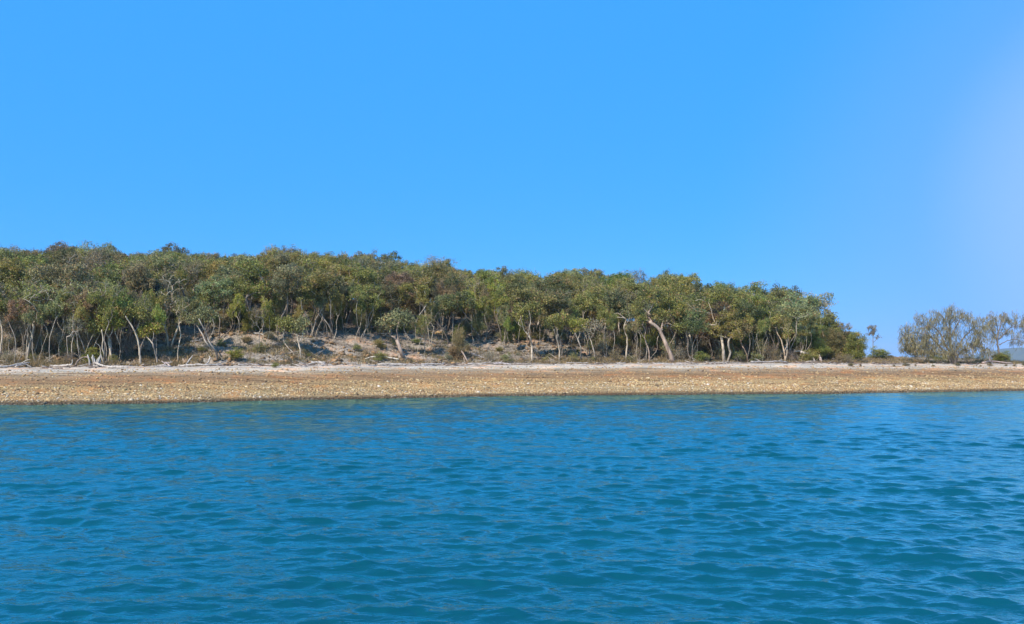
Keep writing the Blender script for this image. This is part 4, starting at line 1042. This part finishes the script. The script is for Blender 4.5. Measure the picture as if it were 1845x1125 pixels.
# ------------------------------------------------------------------ rocks, pebbles, twigs, grass, litter
def ico(sub=1):
    import bmesh
    b = bmesh.new(); bmesh.ops.create_icosphere(b, subdivisions=sub, radius=1)
    V = np.array([v.co[:] for v in b.verts]); F = np.array([[v.index for v in f.verts] for f in b.faces]); b.free()
    return V, F
def scatter_rocks(name, X, Y, size, tint, rng, sub=1, sink=0.3, flat=0.6):
    V0, F0 = ico(sub); n = len(X)
    nv = 10
    base = []
    for k in range(nv):
        q = V0 * (1 + 0.28 * rng.normal(size=(len(V0), 1))); base.append(np.clip(q, -1.25, 1.25))
    base = np.array(base)
    B = base[rng.integers(0, nv, n)]
    B = B * (size[:, None, None] * (0.7 + 0.6 * rng.random((n, 1, 3)))) * np.array([1, 1, flat])
    a = rng.random(n) * 6.283; tlt = rng.normal(size=n) * 0.35
    c, s_ = np.cos(tlt)[:, None], np.sin(tlt)[:, None]
    y, z = B[:, :, 1] * c - B[:, :, 2] * s_, B[:, :, 1] * s_ + B[:, :, 2] * c
    B = np.stack([B[:, :, 0], y, z], -1)
    c, s_ = np.cos(a)[:, None], np.sin(a)[:, None]
    x, y = B[:, :, 0] * c - B[:, :, 1] * s_, B[:, :, 0] * s_ + B[:, :, 1] * c
    B = np.stack([x, y, B[:, :, 2]], -1)
    Z = land(X, Y)
    B += np.stack([X, Y, Z + size * flat * (0.5 - sink)], -1)[:, None, :]
    F = (F0[None] + (np.arange(n) * len(V0))[:, None, None]).reshape(-1, 3)
    return np_mesh(name, B.reshape(-1, 3), F, M_ROCK, False, {'tint': ('FACE', np.repeat(tint, len(F0)))})
def in_view(X, Y, m=6): return np.abs(X) < 0.637 * Y + m
rng = np.random.default_rng(8)
def beach_pts(n, s0, s1, p=1.0):
    X = rng.uniform(-42, 56, n); S = s0 + (s1 - s0) * rng.random(n) ** p
    Y = waterline(X) + S
    k = in_view(X, Y, 5)
    return X[k], Y[k], S[k]
X, Y, S = beach_pts(80000, -0.5, 7.6, 1.15)
u_ = CX + FPX * X / Y
edge = np.clip((7.2 + 1.5 * fbm(X * .15, Y * .3, 61, 3) - S) / 2.5, 0, 1)
k = rng.random(len(X)) < (0.2 + 0.8 * edge) * np.clip(0.95 + 0.9 * fbm(X * .4, Y * 1.1, 75, 3), 0.15, 1); X, Y, S = X[k], Y[k], S[k]
size = (0.026 + 0.065 * rng.random(len(X)) ** 3 + 0.09 * (rng.random(len(X)) < 0.01)) * (1 + 0.5 * fbm(X * .3, Y * .8, 76, 2))
tint = np.clip(0.53 + 0.24 * rng.normal(size=len(X)) + 0.25 * fbm(X * .12, Y * .9, 73, 3) - 0.12 * np.clip((S - 4) / 3, 0, 1) + 0.10 * fbm(X * .3, Y * .6, 71, 2), 0, 1)
tag(link('shore_rocks', scatter_rocks('shore_rocks', X, Y, size, tint, rng, 1, 0.3, 0.5)), 'band of small tan and yellow rocks covering the lower beach above the water', 'rocks', kind='stuff')
X, Y, S = beach_pts(9000, 6, 15.5)
size = 0.025 + 0.09 * rng.random(len(X)) ** 4
tint = np.clip(0.38 + 0.2 * rng.normal(size=len(X)), 0, 1)
tag(link('beach_pebbles', scatter_rocks('beach_pebbles', X, Y, size, tint, rng, 1)), 'scattered brown pebbles over the ochre middle of the beach', 'pebbles', kind='stuff')
# stones on the bank
X = rng.uniform(-50, 20, 9000); Y = waterline(X) + rng.uniform(20, 32, len(X)); k = in_view(X, Y, 4); X, Y = X[k], Y[k]
k = rng.random(len(X)) < np.clip(0.3 + 1.5 * fbm(X * .2, Y * .3, 81, 2), 0.05, 1); X, Y = X[k], Y[k]
me = scatter_rocks('bank_stones', X, Y, 0.05 + 0.26 * rng.random(len(X)) ** 3, np.clip(0.13 + 0.12 * rng.normal(size=len(X)), 0, 1) + 0.5 * (rng.random(len(X)) < 0.04), rng, 1)
tag(link('bank_stones', me), 'loose brown stones strewn over the eroded bank', 'stones', kind='stuff')

def sticks(name, X, Y, L, r, rng, col, lift=0.3):
    n = len(X); Z = land(X, Y)
    a = rng.normal(size=n) * 0.7 + (rng.random(n) < .5) * math.pi
    el = rng.random(n) ** 2 * lift
    d = np.stack([np.cos(a) * np.cos(el), np.sin(a) * np.cos(el), np.sin(el)], 1) * L[:, None]
    p0 = np.stack([X, Y, Z + r], 1); p1 = p0 + d * .5 + rng.normal(size=(n, 3)) * 0.06 * L[:, None]; p2 = p0 + d
    p1[:, 2] = np.maximum(p1[:, 2], land(p1[:, 0], p1[:, 1]) + r); p2[:, 2] = np.maximum(p2[:, 2], land(p2[:, 0], p2[:, 1]) + r)
    up = np.array([0, 0, 1.]); sd_ = np.cross(d, up); sd_ /= np.linalg.norm(sd_, axis=1)[:, None]
    V = []
    for q, sc in ((p0, 1.0), (p1, .8), (p2, .45)):
        rr = (r * sc)[:, None]
        V += [q + sd_ * rr - up * rr * .6, q - sd_ * rr - up * rr * .6, q + up * rr]
    V = np.stack(V, 1).reshape(-1, 3)
    base = (np.arange(n) * 9)[:, None, None]
    f = []
    for s_ in (0, 3):
        for i in range(3):
            j = (i + 1) % 3; f.append([s_ + i, s_ + j, s_ + 3 + j, s_ + 3 + i])
    F = (np.array(f)[None] + base).reshape(-1, 4)
    T = (np.array([[6, 7, 8], [2, 1, 0]])[None] + base).reshape(-1, 3)
    o = link(name, np_mesh(name, V, [F, T], M_WOOD, False), color=col)
    return o
X, Y, S = beach_pts(1100, 17.0, 21.5, 0.8)
k = rng.random(len(X)) < np.clip(0.45 + 1.2 * fbm(X * .12, Y * .3, 91, 2), 0.1, 1); X, Y = X[k], Y[k]
tag(sticks('driftwood_twigs', X, Y, 0.3 + 1.3 * rng.random(len(X)) ** 2, 0.018 + 0.035 * rng.random(len(X)), rng, (0.50, 0.45, 0.41)), 'bleached twigs and sticks washed up along the high tide line', 'twigs', kind='stuff')
X, Y, S = beach_pts(900, 17.5, 21.5, 0.8)
k = rng.random(len(X)) < np.clip(0.3 + 1.4 * fbm(X * .12, Y * .3, 95, 2), 0.05, 1); X, Y = X[k], Y[k]
tag(sticks('dark_twigs', X, Y, 0.3 + 1.2 * rng.random(len(X)) ** 2, 0.018 + 0.03 * rng.random(len(X)), rng, (0.15, 0.11, 0.09)), 'dark broken twigs lying among the bleached driftwood', 'twigs', kind='stuff')
X = rng.uniform(-55, 45, 6500); Y = waterline(X) + rng.uniform(20.5, 38, len(X)); k = in_view(X, Y, 4); X, Y = X[k], Y[k]
tag(sticks('leaf_litter', X, Y, 0.25 + 1.4 * rng.random(len(X)) ** 2, 0.012 + 0.03 * rng.random(len(X)) ** 2, rng, (0.42, 0.36, 0.30), 0.8), 'fallen sticks and bark litter under the trees and on the bank', 'litter', kind='stuff')

def grass(name, X, Y, h, rng, mat_col, label):
    n = len(X); Z = land(X, Y) - 0.02
    a = rng.random(n) * 6.283; ln = rng.normal(size=(n, 2)) * 0.35
    w = 0.012 + 0.02 * rng.random(n)
    sx, sy = np.cos(a) * w, np.sin(a) * w
    V = np.stack([np.stack([X - sx, Y - sy, Z], 1), np.stack([X + sx, Y + sy, Z], 1), np.stack([X + ln[:, 0] * h, Y + ln[:, 1] * h, Z + h], 1)], 1).reshape(-1, 3)
    o = link(name, np_mesh(name, V, np.arange(n * 3).reshape(n, 3), M_LEAF, False, {'tint': ('FACE', rng.random(n) * 0.94)}), color=mat_col)
    tag(o, label, 'grass', kind='stuff')
def grass_pts(n, spans, s0, s1):
    out = []
    for (u0, u1, dens) in spans:
        m = int(n * dens)
        u = rng.uniform(u0, u1, m); s = rng.uniform(s0, s1, m)
        c = rng.random(m)
        D = 62 + s
        for _ in range(12):
            Xq = (u - CX) / FPX * D; D = .5 * D + .5 * (waterline(Xq) + s)
        out.append(np.stack([(u - CX) / FPX * D, D], 1))
    P = np.concatenate(out)
    k = rng.random(len(P)) < np.clip(0.5 + 2.2 * fbm(P[:, 0] * .5, P[:, 1] * .7, 101, 2), 0.06, 1)
    return P[k, 0], P[k, 1]
X, Y = grass_pts(14000, [(-20, 330, 1.8), (330, 900, 1.5), (900, 1120, 1.8), (1120, 1520, 1.9), (1500, 1640, 1.0), (1640, 1845, .7)], 20.3, 25.5)
grass('dry_grass', X, Y, 0.12 + 0.4 * rng.random(len(X)) ** 1.5, rng, (0.30, 0.22, 0.12), 'tan dry grass fringing the trees along the top of the sand')
X, Y = grass_pts(9000, [(-20, 330, 1.2), (330, 1100, 2.2), (1100, 1500, 1.3), (1620, 1845, 0.7)], 20.8, 30)
grass('green_grass', X, Y, 0.10 + 0.3 * rng.random(len(X)) ** 1.5, rng, (0.15, 0.145, 0.06), 'thin olive grass and ground cover at the foot of the wood')

# ------------------------------------------------------------------ far hill across the water and the air between
def far_hill():
    n, m = 220, 14
    D0 = 3600.0
    xs = np.linspace(2000, 5200, n); V = []
    us = CX + FPX * xs / D0
    hh = np.interp(us, [1770, 1800, 1822, 1835, 1850, 1900, 1990, 2080, 2300, 2600], [0, 22, 50, 62, 58, 74, 60, 85, 50, 0]) + 5 * fbm(xs * .008, xs * 0, 5, 4)
    for j in range(m):
        t = j / (m - 1)
        V.append(np.stack([xs, D0 + 900 * (t - .5) + 60 * fbm(xs * .004, xs * 0 + j, 9, 2), -4 + (np.maximum(hh, 0) + 4) * np.sin(math.pi * t) ** 0.8 + 2 * noise2(xs * .03, xs * 0 + j * 3.3, 3)], 1))
    idx = np.arange(n * m).reshape(m, n)
    F = np.stack([idx[:-1, :-1], idx[:-1, 1:], idx[1:, 1:], idx[1:, :-1]], -1).reshape(-1, 4)
    mt, nn, l, o = new_mat('far_forest')
    p = nn.new('ShaderNodeBsdfPrincipled'); p.inputs['Roughness'].default_value = 0.9
    g = nn.new('ShaderNodeNewGeometry'); t = noise(nn, l, 0.02, 4, g.outputs['Position'])
    r = ramp(nn, [(0.35, (0.035, 0.05, 0.02)), (0.65, (0.07, 0.08, 0.035))]); l.new(t.outputs['Fac'], r.inputs[0]); l.new(r.outputs[0], p.inputs['Base Color']); l.new(p.outputs[0], o.inputs[0])
    tag(link('far_hill', np_mesh('far_hill', np.concatenate(V), F, mt, True)), kind='structure')
far_hill()
def haze():
    x0, x1, y0, y1, z0, z1 = -5500, 5500, -5500, 5500, -9, 105
    V = [(x, y, z) for z in (z0, z1) for y in (y0, y1) for x in (x0, x1)]
    F = [[0, 2, 3, 1], [4, 5, 7, 6], [0, 1, 5, 4], [2, 6, 7, 3], [0, 4, 6, 2], [1, 3, 7, 5]]
    mt, nn, l, o = new_mat('haze')
    v = nn.new('ShaderNodeVolumePrincipled'); v.inputs['Color'].default_value = (0.66, 0.80, 1.0, 1); v.inputs['Density'].default_value = 0.00012
    v.inputs['Anisotropy'].default_value = 0.0
    l.new(v.outputs[0], o.inputs['Volume'])
    tag(link('haze', np_mesh('haze', V, np.array(F), mt)), kind='stuff', label='thin pale sea haze over the water and land', cat='haze')
haze()
